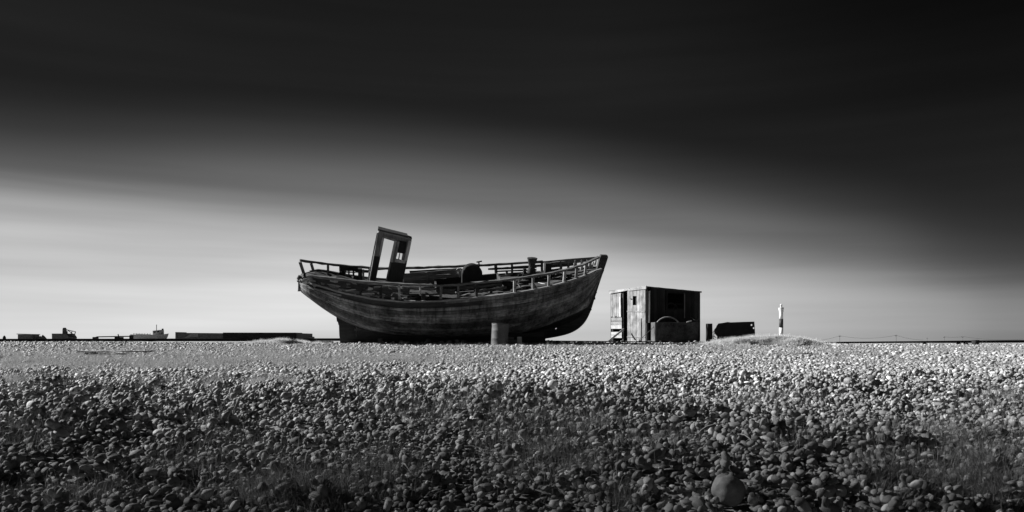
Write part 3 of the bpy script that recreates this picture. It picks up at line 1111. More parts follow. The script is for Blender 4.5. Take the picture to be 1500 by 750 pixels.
# covering board / deck edge
dk = MB()
for side in (-1, 1):
    vs, fs = [], []
    for i, X in enumerate(np.linspace(-5.4, 5.6, 60)):
        b = hb(X)
        vs += [Vector((X, side * (b + .01), zs(X) - .03)), Vector((X, side * max(.01, b - .28), zs(X) - .03 + .01)),
               Vector((X, side * max(.01, b - .28), zs(X) - .08)), Vector((X, side * (b + .01), zs(X) - .08))]
        if i:
            o = (i - 1) * 4
            for k in range(4):
                l = (k + 1) % 4
                fs.append((o + k, o + l, o + 4 + l, o + 4 + k))
    dk.add(vs, fs, 0.1)
for k in range(17):                                           # deck boards running fore and aft, some lost
    y = -1.5 + k * 3.0 / 16
    cur, brk = None, []
    Xl = [X for X in np.linspace(-5.3, 5.2, 50) if hb(X) - 0.24 > abs(y)]
    if len(Xl) < 4: continue
    a = 0
    while a < len(Xl) - 3:
        ln = random.randint(9, 24)
        seg_ = Xl[a:a + ln]
        if len(seg_) > 2 and random.random() > 0.07:
            dk.sweep([Vector((X, y, zs(X) - .06 + 0.05 * (1 - (y / 1.7) ** 2) + random.gauss(0, .004))) for X in seg_], 0.172, .035, (0, 0, 1), seg=1.0)
        a += ln
dk.build('deck', M['deck'], boat)


def bpart(name, mat, fn, parent=boat, jit=0.004, **kw):
    mb = MB(jit)
    fn(mb)
    return mb.build(name, M[mat], parent, **kw)


def rail_top(px, py, side, k=0.99): return UB(px, py, side, k)


# rails
NR = [(449.5, 402), (458, 404.5), (475, 407), (500, 409.5), (520, 412), (545, 414), (575, 415.5), (605, 417.5), (640, 418.5), (672, 416.5), (700, 414), (730, 411.5), (760, 407.5), (785, 403.5), (808, 400.2), (835, 393.8), (852, 388.5), (864, 383.5), (873, 378.5), (877, 376.5)]
FR = [(439, 380.8), (446, 382.4), (462, 384.5), (480, 386.5), (505, 389.5), (530, 391.3), (545, 392.8), (575, 393.3), (605, 392.5), (650, 390.8), (700, 388.8), (740, 386.6), (775, 384.4), (795, 383.2)]
FR2 = [(793, 384.3), (815, 382), (840, 379.8), (862, 378.2), (872, 377.2)]
npt = [rail_top(a, b, -1) for a, b in NR]
fpt = [rail_top(a, b, 1) for a, b in FR]
fpt2 = [rail_top(a, b, 1) for a, b in FR2]
bpart('hand_rail', 'wood_x', lambda q: q.sweep(npt[:9], .10, .085, (0, 0, 1), -.1, seg=.2), jit=.010)
bpart('hand_rail', 'wood_x', lambda q: q.sweep(npt[8:], .10, .075, (0, 0, 1), -.2, seg=.25), jit=.007)
bpart('hand_rail', 'wood_x', lambda q: q.sweep(fpt, .10, .085, (0, 0, 1), -.3, seg=.2), jit=.010)
bpart('hand_rail', 'wood_x', lambda q: q.sweep(fpt2, .09, .07, (0, 0, 1), -.1))


def z_rail(X, side):
    P_ = npt if side < 0 else fpt + fpt2
    return itp(X, [p.x for p in P_], [p.z for p in P_])


# near posts: (px at the rail, px at the sheer, width m); sunlight on some is put in as paler wood
for (a, ya, b, yb, w, mt) in ((452, 404, 463, 419, .13, 'wood_z'), (528, 413, 529, 432, .10, 'wood_dark_z'), (557, 416, 558, 437, .09, 'wood_dark_z'),
                              (584.5, 417, 585.5, 441, .085, 'pale_z'), (615.5, 419, 616, 432, .06, 'pale_z'), (620, 430, 621, 441, .15, 'wood_dark_z'),
                              (646, 419, 645.5, 440, .10, 'wood_z'), (671, 418, 671, 437, .07, 'wood_z'), (698, 415, 698, 435, .09, 'wood_dark_z'),
                              (754, 409, 753.5, 428, .085, 'pale_z'), (781, 405, 781, 424, .085, 'pale_z'), (804.5, 401.5, 803.5, 419, .085, 'pale_z'),
                              (827.5, 396.5, 826, 413.5, .09, 'pale_z'), (845, 392, 843.5, 409, .09, 'wood_z'), (858.5, 387, 856.5, 403.5, .08, 'wood_z')):
    p, q = UB(a, ya, -1, .985), UB(b, yb + .8, -1, .975)
    bpart('rail_post', mt, lambda m_: m_.sweep([q, p], w, .09, (1, 0, 0) if False else (0, 1, 0), random.uniform(-.1, .3)))
# far posts; pale and white ones carry the sunlight in their colour
for (a, ya, b, yb, w, mt) in ((439.5, 384, 447, 407, .11, 'wood_z'), (455.5, 385, 461.5, 404, .10, 'wood_z'), (480.5, 388, 480.8, 408, .085, 'wood_z'),
                              (500.5, 390, 501.5, 413, .20, 'wood_dark_z'), (505.5, 392, 506, 412, .05, 'wood_z'), (511, 392, 511, 412, .06, 'wood_z'), (518, 392, 517.5, 413, .07, 'wood_dark_z'),
                              (541, 394, 540.5, 412, .07, 'wood_z'),
                              (726, 389, 727, 411, .12, 'wood_z'), (742, 396, 743, 408, .09, 'wood_z'), (750, 387, 750, 407, .085, 'wood_z'),
                              (794, 385, 793.5, 410, .10, 'wood_z'), (822, 383, 821, 405, .10, 'wood_z'), (833, 384, 832, 403, .07, 'wood_z'),
                              (843.5, 381, 842, 401, .10, 'pale_z'), (853, 380, 851, 400, .10, 'white_z'), (861, 380, 859, 398, .10, 'white_z'), (866.5, 380, 865, 396, .08, 'pale_z')):
    p, q = UB(a, ya, 1, .985), UB(b, yb, 1, .98)
    bpart('rail_post', mt, lambda m_: m_.sweep([q, p], w, .08, (0, 1, 0), random.uniform(-.2, .1)))


# planks set by two photo pixels on one side of the boat
def plank(name, mt, a, ya, b, yb, side, k=.97, w=.03, h=.12, tone=None, mid=None, dy=0.0, n=5, jit=.006, parent=boat):
    pts_ = []
    for i in range(n + 1):
        u = i / n
        pts_.append(UB(a + (b - a) * u, ya + (yb - ya) * u + (mid or 0) * math.sin(math.pi * u), side, k, dy))
    return bpart(name, mt, lambda m_: m_.sweep(pts_, w, h, (0, 0, 1), tone, seg=.18), parent, jit=jit)


# bulwark planking: near quarter (broken), far midships and far bow
for (a, ya, b, yb, h, mt) in ((456, 409, 545, 420, .11, 'wood_dark'), (463, 413, 530, 424, .12, 'wood_dark'), (470, 417, 552, 430, .11, 'wood_x'), (486, 413, 560, 421, .10, 'wood_dark'),
                              (505, 419, 575, 428, .12, 'wood_dark'), (500, 425, 563, 435, .07, 'wood_x'), (545, 422, 600, 427, .11, 'wood_dark'), (545, 430, 585, 434, .09, 'wood_dark'),
                              (590, 422, 640, 423.5, .09, 'wood_x'), (640, 427, 667, 427, .20, 'wood_dark'), (672, 422, 735, 417.5, .07, 'wood_dark'), (700, 427, 742, 421, .08, 'wood_dark'),
                              (590, 431, 645, 431, .05, 'wood_dark')):
    plank('bulwark_plank', mt, a, ya, b, yb, -1, .95 + random.uniform(-.02, .02), .03, h * (1.35 if a < 560 else 1), random.uniform(-.6, .2), jit=.011)
plank('bulwark_plank', 'wood_x', 452, 421, 500, 433, -1, 1.0, .03, .06, .3, dy=-.05)
for (a, ya, b, yb, h, mt) in ((520, 397, 545, 398, .12, 'wood_dark'), (498, 393, 530, 394.5, .17, 'wood_dark'), (497, 398, 520, 399, .05, 'wood_x'), (497, 409, 540, 413, .10, 'wood_dark'), 
                              (588, 409, 700, 405, .20, 'wood_x'), (588, 404, 672, 399, .16, 'wood_x'), (600, 399, 676, 395, .13, 'wood_dark'), (588, 414, 700, 411, .16, 'wood_dark'),
                              (715, 394.3, 786, 391.0, .085, 'wood_dark'), (727, 397.6, 786, 395.2, .06, 'wood_dark'), (750, 392, 795, 389, .09, 'wood_dark'), 
                              (797, 387.2, 868, 380.6, .10, 'wood_x'), (797, 391.3, 840, 386.8, .12, 'wood_dark'), (800, 396.5, 822, 393.5, .05, 'wood_dark'), (797, 407.5, 862, 401, .12, 'wood_dark'),
                              (700, 411, 790, 407, .10, 'wood_dark'), (830, 403, 866, 396, .14, 'wood_x'), (796, 411, 835, 406, .06, 'pale_x')):
    plank('bulwark_plank', mt, a, ya, b, yb, 1, .95 + random.uniform(-.02, .02), .03, h, random.uniform(-.4, .2))
# plank ends at the bow between the near posts, their sunlight painted white
for (px, y0_, y1_, w) in ((852, 398, 389, .07), (859, 397, 388, .09), (864, 395, 386, .07), (869, 392, 384, .07), (873, 389, 381, .06)):
    p, q = UB(px, y1_, 1, .8), UB(px - 1.5, y0_, 1, .8)
    bpart('frame_end', 'white_z', lambda m_: m_.sweep([q, p], w, .05, (0, 1, 0), random.uniform(-.1, .3)))

# low deckhouse side amidships; upright and brace coloured pale for the sun on them
cas = MB(.005)
for k, (ya, yb) in enumerate(((403.5, 395.3), (408.8, 402), (413.8, 409))):
    a, b = U(591, ya, .55), U(688, yb, .55)
    cas.sweep([a, a.lerp(b, .5), b], .04, .145, (0, 0, 1), [-.1, .15, -.2][k], seg=.2)
cas.build('deckhouse_side', M['wood_x'], boat)
p, q = U(624.5, 399, .48), U(627, 415.5, .48)
bpart('deckhouse_post', 'pale_z', lambda m_: m_.sweep([q, p], .06, .05, (0, 1, 0), -.2))
for (a, ya, b, yb, w) in ((670, 393.5, 679, 406, .10), (670.5, 394, 673.5, 406, .05), (674, 396, 681, 405.5, .05)):
    p, q = U(a, ya, .40), U(b, yb, .40)
    bpart('brace', 'white_z', lambda m_: m_.sweep([q, p], w, .03, (0, 1, 0), .2))
# engine casing with a rounded top
cc0, cc1 = U(690.5, 399, 0), U(690.5, 413, 0)
r_ = 0.385
o_ = [(cc0.x + r_ * math.cos(a), cc0.z - .02 + r_ * math.sin(a)) for a in np.linspace(math.pi * 1.02, 0.28, 16)] + [(cc0.x + .40, cc1.z - .5), (cc0.x - .36, cc1.z - .5)]
bpart('engine_casing', 'black', lambda m_: m_.prism(o_, [], lambda a, b, w: Vector((a, -.35 + w, b)), .32), smooth=False, bevel=.02)
ring_ = MB()
rp = [Vector((cc0.x + (r_ - .02) * math.cos(a), -.36, cc0.z - .02 + (r_ - .02) * math.sin(a))) for a in np.linspace(math.pi, 0.9, 14)]
ring_.tube(rp, .008, 6)
ring_.build('casing_rim', M['rust_pale'], boat)
tp = MB()
a, b = U(701.5, 384, 0.5), U(701.8, 394, .5)
tp.tube([b, a], .028, 8)
l, r2 = U(698, 384.0, .5), U(706, 382.6, .5)
tp.sweep([l, r2], .06, .04, (0, 0, 1), 0)
tp.build('vent_pipe', M['black'], boat)
# capstan on the foredeck
cp0 = U(778, 407, 0.1)
topz_ = U(778, 377, .1).z
H_ = topz_ - cp0.z
cpm = MB()
prof = [(.28, 0), (.28, .08), (.20, .12), (.18, .28 * H_), (.135, .45 * H_), (.112, .56 * H_), (.128, .64 * H_), (.165, .82 * H_), (.20, .965 * H_), (.19, .975 * H_), (.08, .975 * H_), (.08, 1.0 * H_), (.0, 1.0 * H_)]
cpm.lathe(prof, 20, (cp0.x, .1, cp0.z), 0.0, .004)
cap = cpm.build('capstan', M['rust'], boat)
cm = MB(.004)
cm.box((cp0.x - .22, -.05, cp0.z + .10), (.34, .4, .2))
cm.box((cp0.x - .30, -.05, cp0.z + .28), (.10, .18, .22))
cm.tube([(cp0.x - .55, -.1, cp0.z + .14), (cp0.x - .2, -.1, cp0.z + .18)], .05, 10)
cm.build('capstan_gear', M['black'], cap)
# clutter that is fixed on deck
cl = MB(.004)
a = U(804, 404, .25); b = U(800, 385, .25)
cl.box(((a.x + b.x) / 2, .25, (a.z + b.z) / 2), (.24, .30, b.z - a.z))
cl.build('foredeck_bitt', M['wood_dark_z'], boat, bevel=.01)
def hatch(a, b, ya, h, Yn, Yf, mt='wood_dark'):
    p, q = U(a, ya, Yn), U(b, ya - (b - a) * .10, Yn)
    mb = MB(.004)
    z0 = min(p.z, q.z)
    mb.sweep([p, q], .05, h, (0, 0, 1), -.2)
    mb.sweep([p + Vector((0, Yf - Yn, .0)), q + Vector((0, Yf - Yn, 0))], .05, h, (0, 0, 1), -.2)
    mb.sweep([p, p + Vector((0, Yf - Yn, 0))], .05, h, (0, 0, 1), .2)
    mb.sweep([q, q + Vector((0, Yf - Yn, 0))], .05, h, (0, 0, 1), .2)
    return mb.build('hatch_coaming', M[mt], boat)
hatch(640, 735, 424, .22, -.7, .5)
hatch(760, 800, 415, .16, -.35, .45)

# wheelhouse: the near wall frame, leaning forward, with a return wall and a sliver of roof
WY = -0.55
wh = MB(.003)
def W2(px, py): 
    p = U(px, py, WY)
    return (p.x, p.z)
wo = [W2(554.0, 337), W2(603, 351), W2(588.5, 419), W2(539, 414)]
door = [W2(563, 348.5), W2(577.5, 352.8), W2(565.0, 412), W2(549.5, 412)]
bottom_l = [W2(539, 414), W2(549.5, 414)]
outl = [W2(555, 338), W2(603, 351.5), W2(589, 419), W2(564.2, 417), W2(564.8, 412), W2(577.5, 352.8), W2(563, 348.5), W2(549.5, 416), W2(541, 416)]
win = [W2(582.3, 370.2), W2(589.6, 371.4), W2(587.6, 381.5), W2(579.9, 379.6)]
wh.prism(outl, [win], lambda a, b, w: Vector((a, WY + w, b)), .045)
wh_o = wh.build('wheelhouse', M['wood_z'], boat)
def wbar(name, mt, a, ya, b, yb, w, dpt=.05, dy=-.03, tone=0.0, parent=wh_o):
    p, q = U(a, ya, WY + dy), U(b, yb, WY + dy)
    return bpart(name, mt, lambda m_: m_.sweep([p, q], dpt, w, (p - q).cross(Vector((0, 1, 0))), tone, seg=.3), parent, jit=.003)
wbar('door_frame', 'white_z', 561.3, 348, 556.5, 374, .075, tone=-.15)
wbar('door_frame', 'white_z', 579.5, 352.5, 573.0, 384, .085, tone=-.15)
wbar('door_frame', 'wood_z', 562.0, 347.2, 579, 352.0, .08, tone=.1)
wbar('corner_post', 'wood_z', 584, 353.5, 578.5, 379, .07, tone=.2)
wbar('corner_post', 'white_z', 600.8, 352.5, 594.3, 382, .11, tone=0)
wbar('window_sill', 'white_z', 579, 381, 593.5, 384, .10, tone=-.1)
wbar('window_rail', 'pale_z', 585.6, 371, 583.8, 381, .035, tone=.2)
# dark board filling the upper half of the window, dark lower panels
gl = MB(.002)
gl.prism([W2(584.7, 352.6), W2(596, 354.4), W2(593.2, 371.2), W2(582, 370)], [], lambda a, b, w: Vector((a, WY - .035 + w, b)), .03)
gl.build('window_board', M['black'], wh_o)
gl = MB(.002)
gl.prism([W2(573.5, 384), W2(595, 386), W2(588.8, 419), W2(566, 417)], [], lambda a, b, w: Vector((a, WY - .03 + w, b)), .028)
gl.build('lower_panel', M['wood_dark_z'], wh_o)
gl = MB(.002)
gl.prism([W2(548.8, 375), W2(556.3, 376), W2(549.2, 415), W2(542.2, 415)], [], lambda a, b, w: Vector((a, WY - .03 + w, b)), .028)
gl.build('lower_panel', M['wood_dark_z'], wh_o)
# aft return wall and its edge strip, paler wood standing for sun on it
ra, rb = U(554.2, 340, WY), U(540.2, 415, WY)
gl = MB(.003)
off1, off2 = Vector((.0, .0, 0)), Vector((-.02, .42, .0))
for k in range(3):
    u0, u1 = k / 3 + .01, (k + 1) / 3 - .01
    vs = [ra + off2 * u0, ra + off2 * u1, rb + off2 * u1, rb + off2 * u0]
    th = Vector((.03, 0, 0))
    gl.add(vs + [p + th for p in vs], [(0, 1, 2, 3), (7, 6, 5, 4), (0, 1, 5, 4), (1, 2, 6, 5), (2, 3, 7, 6), (3, 0, 4, 7)], random.uniform(-.2, .2))
gl.build('side_wall', M['wood_z'], wh_o)
wbar('edge_strip', 'pale_z', 552.8, 341, 538.8, 413.5, .05, .06, -.02, tone=.15)
# roof slab
p, q = U(554.5, 335.8, WY), U(597, 346.4, WY)
bpart('roof', 'wood_dark', lambda m_: m_.sweep([p + Vector((-.02, .18, 0)), q + Vector((0, .18, 0))], .62, .055, (0, 0, 1), -.1), wh_o)
p, q = U(555, 338.4, WY), U(603, 350, WY)
bpart('roof_trim', 'wood_x', lambda m_: m_.sweep([p + Vector((0, -.05, 0)), q + Vector((0, -.05, 0))], .04, .05, (0, 0, 1), .5), wh_o)
p, q = U(596, 347, WY), U(603.3, 349.4, WY)
bpart('roof_board', 'wood_x', lambda m_: m_.sweep([p + Vector((0, .1, 0)), q + Vector((0, .1, 0))], .4, .05, (0, 0, 1), .1), wh_o)

# inner boxes by the wheelhouse foot
for (a, b, yt, yb, Y, mt) in ((524.5, 530.5, 394, 412, .25, 'wood_dark_z'), (531, 533.5, 396, 412, .28, 'pale_z')):
    p, q = U(a, yb, Y), U(b, yt, Y)
    mb = MB(.004)
    mb.box(((p.x + q.x) / 2, Y + .1, (p.z + q.z) / 2), (abs(q.x - p.x), .22, q.z - p.z))
    mb.build('locker', M[mt], boat)

# rotten broken timber ends on the stern quarter
st = MB(.012)
for k in range(64):
    px = random.uniform(437, 470) if k < 30 else random.uniform(465, 570); py = 404 + (px - 437) * .24 + random.uniform(0, 11)
    p = UB(px, py, -1, random.uniform(.55, .98))
    d = Vector((random.uniform(-.10, .25), random.uniform(-.08, .12), random.uniform(-.07, .05)))
    st.sweep([p - d * .5, p + d], random.uniform(.03, .07), random.uniform(.03, .08), (0, 0, 1), random.uniform(-.5, .3), seg=.1)
st.build('broken_timbers', M['wood_dark'], boat)
sx2 = MB(.010)
for k in range(46):
    px = random.uniform(452, 600); yr = float(np.interp(px, [452, 500, 545, 600], [405, 411, 415, 418])); ys2 = float(np.interp(px, [452, 500, 545, 600], [414, 427, 436, 441]))
    py = random.uniform(yr + 1, ys2)
    p = UB(px, py, -1, random.uniform(.86, 1.02))
    d = Vector((random.uniform(.10, .5), random.uniform(-.05, .08), random.uniform(-.10, .03)))
    sx2.sweep([p - d * .5, p + d * .5], random.uniform(.02, .05), random.uniform(.03, .09), (0, 0, 1), random.uniform(-.8, 1.3), seg=.1, taper=random.uniform(.3, 1))
sx2.build('splintered_boards', M['wood_x'], boat)
db = MB(.008)
for k in range(75):
    X = random.uniform(-4.8, 4.2)
    y = random.uniform(-.92, .7) * hb(X)
    p = Vector((X, y, zs(X) + random.uniform(-.02, .12)))
    d = Vector((random.uniform(-.5, .5), random.uniform(-.15, .15), random.uniform(-.08, .12)))
    db.sweep([p - d * .5, p + d * .5], random.uniform(.05, .16), random.uniform(.025, .07), (0, 0, 1), random.uniform(-.6, 1.2), seg=.15)
db.build('deck_debris', M['wood_dark'], boat)
sm_ = MB(.0)
for k in range(4):
    p = U(439 + k * 3.2, 408 + k * 1.3 + (k % 2) * 2.5, -.5 - .1 * k)
    sm_.tube([p + Vector((-.09, 0, -.01)), p + Vector((-.02, 0, .03)), p + Vector((.09, 0, 0))], .09, 9, 0, jit=.014, radii=[.05, .11, .06])
sm_.build('rotten_quarter_block', M['wood_x'], boat, smooth=True)
# loose planks on the deck; pale ones by the near rail stand for sunlit deck
def loose(a, ya, b, yb, Y0, Y1, w, h, mt, label, name='plank'):
    p, q = BM @ U(a, ya, Y0), BM @ U(b, yb, Y1)
    mb = MB(.004)
    c = (p + q) / 2
    mb.sweep([p - c, q - c], w, h, (0, 0, 1), random.uniform(-.1, .3), seg=.2)
    o = mb.build(name, M[mt])
    o.location = c
    tag(o, label, 'plank')
loose(590, 437.2, 617, 436.0, -1.35, -1.0, .16, .03, 'pale_x', 'short pale strip standing for sunlight on the boat deck below the wheelhouse, just behind the near rail')
loose(566, 438.0, 583, 437.5, -1.35, -1.2, .12, .04, 'pale_x', 'small pale strip standing for sunlight at the deck edge aft of the wheelhouse foot')
loose(623, 436.5, 643, 434.6, -1.2, -.9, .2, .03, 'pale_x', 'wide pale strip standing for sunlight on the deck amidships beside a dark post')
loose(726, 411.5, 748, 410.5, -.6, -.3, .14, .03, 'pale_x', 'pale plank lying across the deck between engine casing and capstan')
loose(759, 416, 765, 424, -1.0, -1.15, .10, .03, 'white_z', 'short white board leaning on the deck below the capstan')
loose(790, 414.5, 800, 416.5, -.5, -.8, .16, .03, 'white_z', 'small white board lying on the foredeck under the bitt')
loose(524, 424.0, 545, 427.5, -1.2, -1.3, .1, .05, 'pale_x', 'small pale broken board among the dark stern planks')
mb = MB(.003)
c = BM @ U(733, 423, -.9)
for k in range(2):
    mb.box((-.09 + k * .14, 0, 0), (.11, .16, .17), Matrix.Rotation(.2, 3, 'Y'))
o = mb.build('fish_box', M['pale_x'], bevel=.01); o.location = c
tag(o, 'small pale box standing on the dark deck forward of the engine casing', 'box')


# ================================================================== things on the beach
def vis_g(px, D, dz=0.0): return G(px, D, dz)


def thing(name, label, cat, loc, rz=0, group=None, rx=0, ry=0):
    o = empty(name, loc, (rx, ry, rz))
    return tag(o, label, cat, group)


# steel barrel, a little tilted
L = G(731, 25.4, -.03)
br = thing('barrel', 'dented rusty steel barrel standing upright, slightly tilted, in front of the boat', 'barrel', L, .4, ry=R(4))
b_ = MB()
hb_ = .78
prof = [(.0, 0), (.285, 0), (.285, .02), (.278, .03), (.278, .25), (.283, .265), (.278, .28), (.278, .52), (.283, .535), (.278, .55), (.276, .70), (.284, .72), (.276, .735), (.276, hb_ - .02)]
b_.lathe(prof, 40)
for i, v_ in enumerate(b_.v):
    q = Vector(v_)
    k = 1 + .035 * noise.noise(q * 2.6)
    b_.v[i] = (q.x * k * (1 + .06 * q.z), q.y * k * (1 + .06 * q.z), q.z)
b_.build('body', M['drum'], br, smooth=True)
b_ = MB()
b_.lathe([(.272 * 1.04, hb_ - .03), (.292 * 1.04, hb_ - .02), (.292 * 1.04, hb_), (.272 * 1.04, hb_)], 40, jit=.002)
b_.build('rim', M['drum'], br)
b_ = MB()
b_.lathe([(.0, hb_ - .05), (.28, hb_ - .05)], 40)
b_.build('lid', M['rust'], br)
b_ = MB()
b_.tube([(.15, -.05, hb_ - .05), (.15, -.05, hb_ + .005)], .03, 10)
b_.build('bung', M['concrete'], br)

# timber blocks under and beside the boat
def block(name, px0, px1, py0, py1, D, dep, mt, label, cat='timber', jit=.008, rz=0.0):
    p, q = P(px0, py1, D), P(px1, py0, D)
    mb = MB(jit)
    sx, sz = q.x - p.x, q.z - p.z
    mb.sweep([(-sx / 2, 0, sz / 2), (sx / 2, 0, sz / 2)], dep, sz, (0, 0, 1), random.uniform(-.2, .2), seg=.2)
    o = mb.build(name, M[mt], bevel=.008)
    o.location = ((p.x + q.x) / 2, D + dep / 2, p.z)
    o.rotation_euler = (0, 0, rz)
    return tag(o, label, cat)
block('timber_block', 744, 796, 487.5, 493.5, 27.9, .35, 'wood_dark', 'long dark timber lying flat under the bow keel')
block('timber_block', 765, 799, 493.8, 501.5, 27.7, .4, 'wood_dark', 'dark squared timber under the bow, right of the white block')
block('concrete_block', 757.5, 764.5, 493.5, 505, 26.6, .25, 'lh_white', 'small white block between the barrel and the dark timbers under the bow', 'block', .004)
block('timber_block', 743, 756, 497.5, 504, 27.5, .3, 'concrete', 'low grey block half buried right beside the barrel', 'block')
block('timber_block', 744, 753, 492, 496.8, 28.0, .3, 'concrete', 'small grey block resting behind the barrel under the hull', 'block')
block('timber_block', 742, 800, 501.5, 506, 28.1, .5, 'wood_dark', 'dark baulk half sunk in the shingle at the foot of the bow timbers')
block('timber_block', 553, 559, 496, 505, 28.1, .25, 'wood_x', 'small upright wooden wedge under the middle of the stern planks')
block('timber_baulk', 505, 560, 499.5, 506, 28.5, .5, 'wood_dark', 'dark baulk lying under the stern post end of the keel')
block('timber_baulk', 566, 740, 499.5, 506.5, 28.6, .5, 'wood_dark', 'very long dark baulk under the middle of the keel')
block('sleeper', 800, 818, 499, 505.5, 28.5, .3, 'wood_dark', 'short dark sleeper lying beside the long rail just right of the bow')
block('sleeper', 832, 846, 501.5, 505.5, 28.5, .3, 'wood_dark', 'low dark sleeper under the long rail halfway between bow and hut')
block('concrete_block', 822, 829, 501, 504.5, 28.2, .2, 'lh_white', 'small pale stone block beside the rail right of the bow', 'block', .006)


def pipe(name, a, b, ra, rb_, label, mt='black', mids=(), cat='rail', taper=1.0):
    """long straight rail between two photo pixels at given distances"""
    pts_ = [P(*a)] + [P(*q) for q in mids] + [P(*b)]
    c = pts_[0].copy()
    mb = MB(.002)
    for p, q in zip(pts_[:-1], pts_[1:]):
        mb.sweep([p - c, q - c], ra, rb_, (0, 0, 1), 0, seg=1.5, taper=taper)
    o = mb.build(name, M[mt])
    o.location = c
    return tag(o, label, cat)
pipe('steel_rail', (-130, 498.6, 33), (506, 497.4, 36.5), .10, .125, 'long dark steel rail lying along the beach from the left edge to the boat stern')
pipe('steel_rail', (795, 500.3, 31.4), (1040, 502.0, 31.2), .12, .085, 'long dark rail running low behind the hut, from the bow to the steel tank')
pipe('wooden_spar', (1180, 502.0, 31.5), (1700, 498.8, 30.0), .055, .055, 'long dark tapering spar raised on short props, running to the right edge', 'black', cat='spar', taper=2.5)
for (px, D, ln, tl, lab) in ((1228.5, 45, 0.0, .05, 'leftmost of the short props under the right spar'), (1240.5, 44, 0, .06, 'second short prop from the left under the right spar'),
                             (1353, 33.6, 0, .12, 'middle slanted prop under the right spar, beside pale straw'), (1402, 31.6, 0, .22, 'dark slanted prop under the right spar, left one of the near pair'),
                             (1412.5, 31.2, 0, .22, 'dark slanted prop under the right spar, right one of the near pair')):
    t_ = (px - 1180) / 460
    # height of the rail above this prop
    a3, b3 = P(1180, 502.0, 31.5), P(1700, 498.8, 30.0)
    # intersection of the viewing direction with the rail line
    tx = (px - 750) / F
    u = (tx * a3.y - a3.x) / ((b3.x - a3.x) - tx * (b3.y - a3.y))
    top = a3.lerp(b3, u)
    foot = Vector((top.x + tl * 1.0, top.y - .05, float(gz(top.x, top.y)) - .08))
    mb = MB(.003)
    mb.sweep([Vector((0, 0, 0)), top - foot + Vector((0, 0, -.04))], .10, .10, (0, 1, 0), -.1)
    o = mb.build('rail_prop', M['wood_dark_z']); o.location = foot
    tag(o, lab, 'prop', 'props under the right spar')
mb = MB(.004)
mb.lathe([(.0, 0), (.13, 0), (.13, .26), (.0, .26)], 16, jit=.005)
u0_ = G(1429, 29.6, -.03)
o = mb.build('wooden_stump', M['wood_dark_z']); o.location = u0_
tag(o, 'short round dark stump just below the right spar near the right edge', 'stump')

# ------------------------------------------------------------------ hut
HD = 33.0
HC = P(948, 503.5, HD)                       # near corner
th_ = R(25)
hut = thing('hut', 'weathered wooden fishing hut with bleached boarded front, dark side and a small square window', 'hut', (HC.x, HC.y, HC.z - .05), 0)
ur = Vector((math.cos(th_), math.sin(th_), 0)); ul = Vector((-math.sin(th_), math.cos(th_), 0))
RL, LL = 2.46 * 33 / 28, 2.50 * 33 / 28
HZT = (503.5 - 419.5) / F * HD + .05


def hfr(u, w, z):                            # u along the right wall, w along the left wall
    return ur * u + ul * w + Vector((0, 0, z))


def left_xz(px, py, out=0.0):
    """left wall plane coordinates (w, z) seen at a photo pixel"""
    d = Vector(((px - 750) / F, 1, (HZ - py) / F))
    o0 = Vector((HC.x, HC.y, 0)) - ur * out
    k = (o0.dot(ur)) / d.dot(ur)
    p = d * k
    return ((p - o0).dot(ul), p.z - (HC.z - .05))


def right_xz(px, py, out=0.0):
    d = Vector(((px - 750) / F, 1, (HZ - py) / F))
    o0 = Vector((HC.x, HC.y, 0)) - ul * out
    k = (o0.dot(ul)) / d.dot(ul)
    p = d * k
    return ((p - o0).dot(ur), p.z - (HC.z - .05))


def lw(name, mt, poly, th=.025, out=0.0, holes=(), tone=0.0, parent=hut, split=None):
    q = [left_xz(*p) for p in poly]
    hs = [[left_xz(*p) for p in h] for h in holes]
    mb = MB()
    mb.prism(q, hs, lambda a, b, w: hfr(-out - th + w, a, b), th, tone)
    return mb.build(name, M[mt], parent)


def rw(name, mt, poly, th=.025, out=0.0, holes=(), tone=0.0, parent=hut):
    q = [right_xz(*p) for p in poly]
    hs = [[right_xz(*p) for p in h] for h in holes]
    mb = MB()
    mb.prism(q, hs, lambda a, b, w: hfr(a, -out - th + w, b), th, tone)
    return mb.build(name, M[mt], parent)


def left_boards(name, mt, x0, x1, yt0, yt1, yb0, yb1, n, out=0.0, tones=.3):
    """vertical boards in one mesh, ragged ends"""
    mb = MB()
    for i in range(n):
        a, b = x0 + (x1 - x0) * i / n, x0 + (x1 - x0) * (i + 1) / n
        ta, tb = yt0 + (yt1 - yt0) * i / n, yt0 + (yt1 - yt0) * (i + 1) / n
        ba, bb = yb0 + (yb1 - yb0) * i / n, yb0 + (yb1 - yb0) * (i + 1) / n
        g = .16
        rg = random.uniform(-.8, .8)
        q = [left_xz(a + g, ta), left_xz(b - g, tb), left_xz(b - g, bb + rg), left_xz(a + g, ba + rg)]
        ox = random.uniform(0, .012)
        mb.prism(q, [], lambda u, z, w: hfr(-out - ox - .022 + w, u, z), .022, random.uniform(-tones, tones))
    return mb.build(name, M[mt], hut)


left_boards('wall_boards', 'pale_z', 895.5, 910, 430, 427.5, 464, 464.5, 5)
lw('edge_strip', 'white_z', [(908.8, 435), (910.6, 435), (911, 464), (909.4, 464)], .05, .02, tone=.3)
for k, (a, b) in enumerate(((465, 470), (470.6, 475.8), (476, 481.6), (486, 490.4), (490.8, 495))):
    lw('wall_plank', 'white_z' if k in (2, 3, 4) else 'pale_x', [(896, a + .3), (911.5, a), (911.8, b), (896.2, b)], .03, .01, tone=-.1)
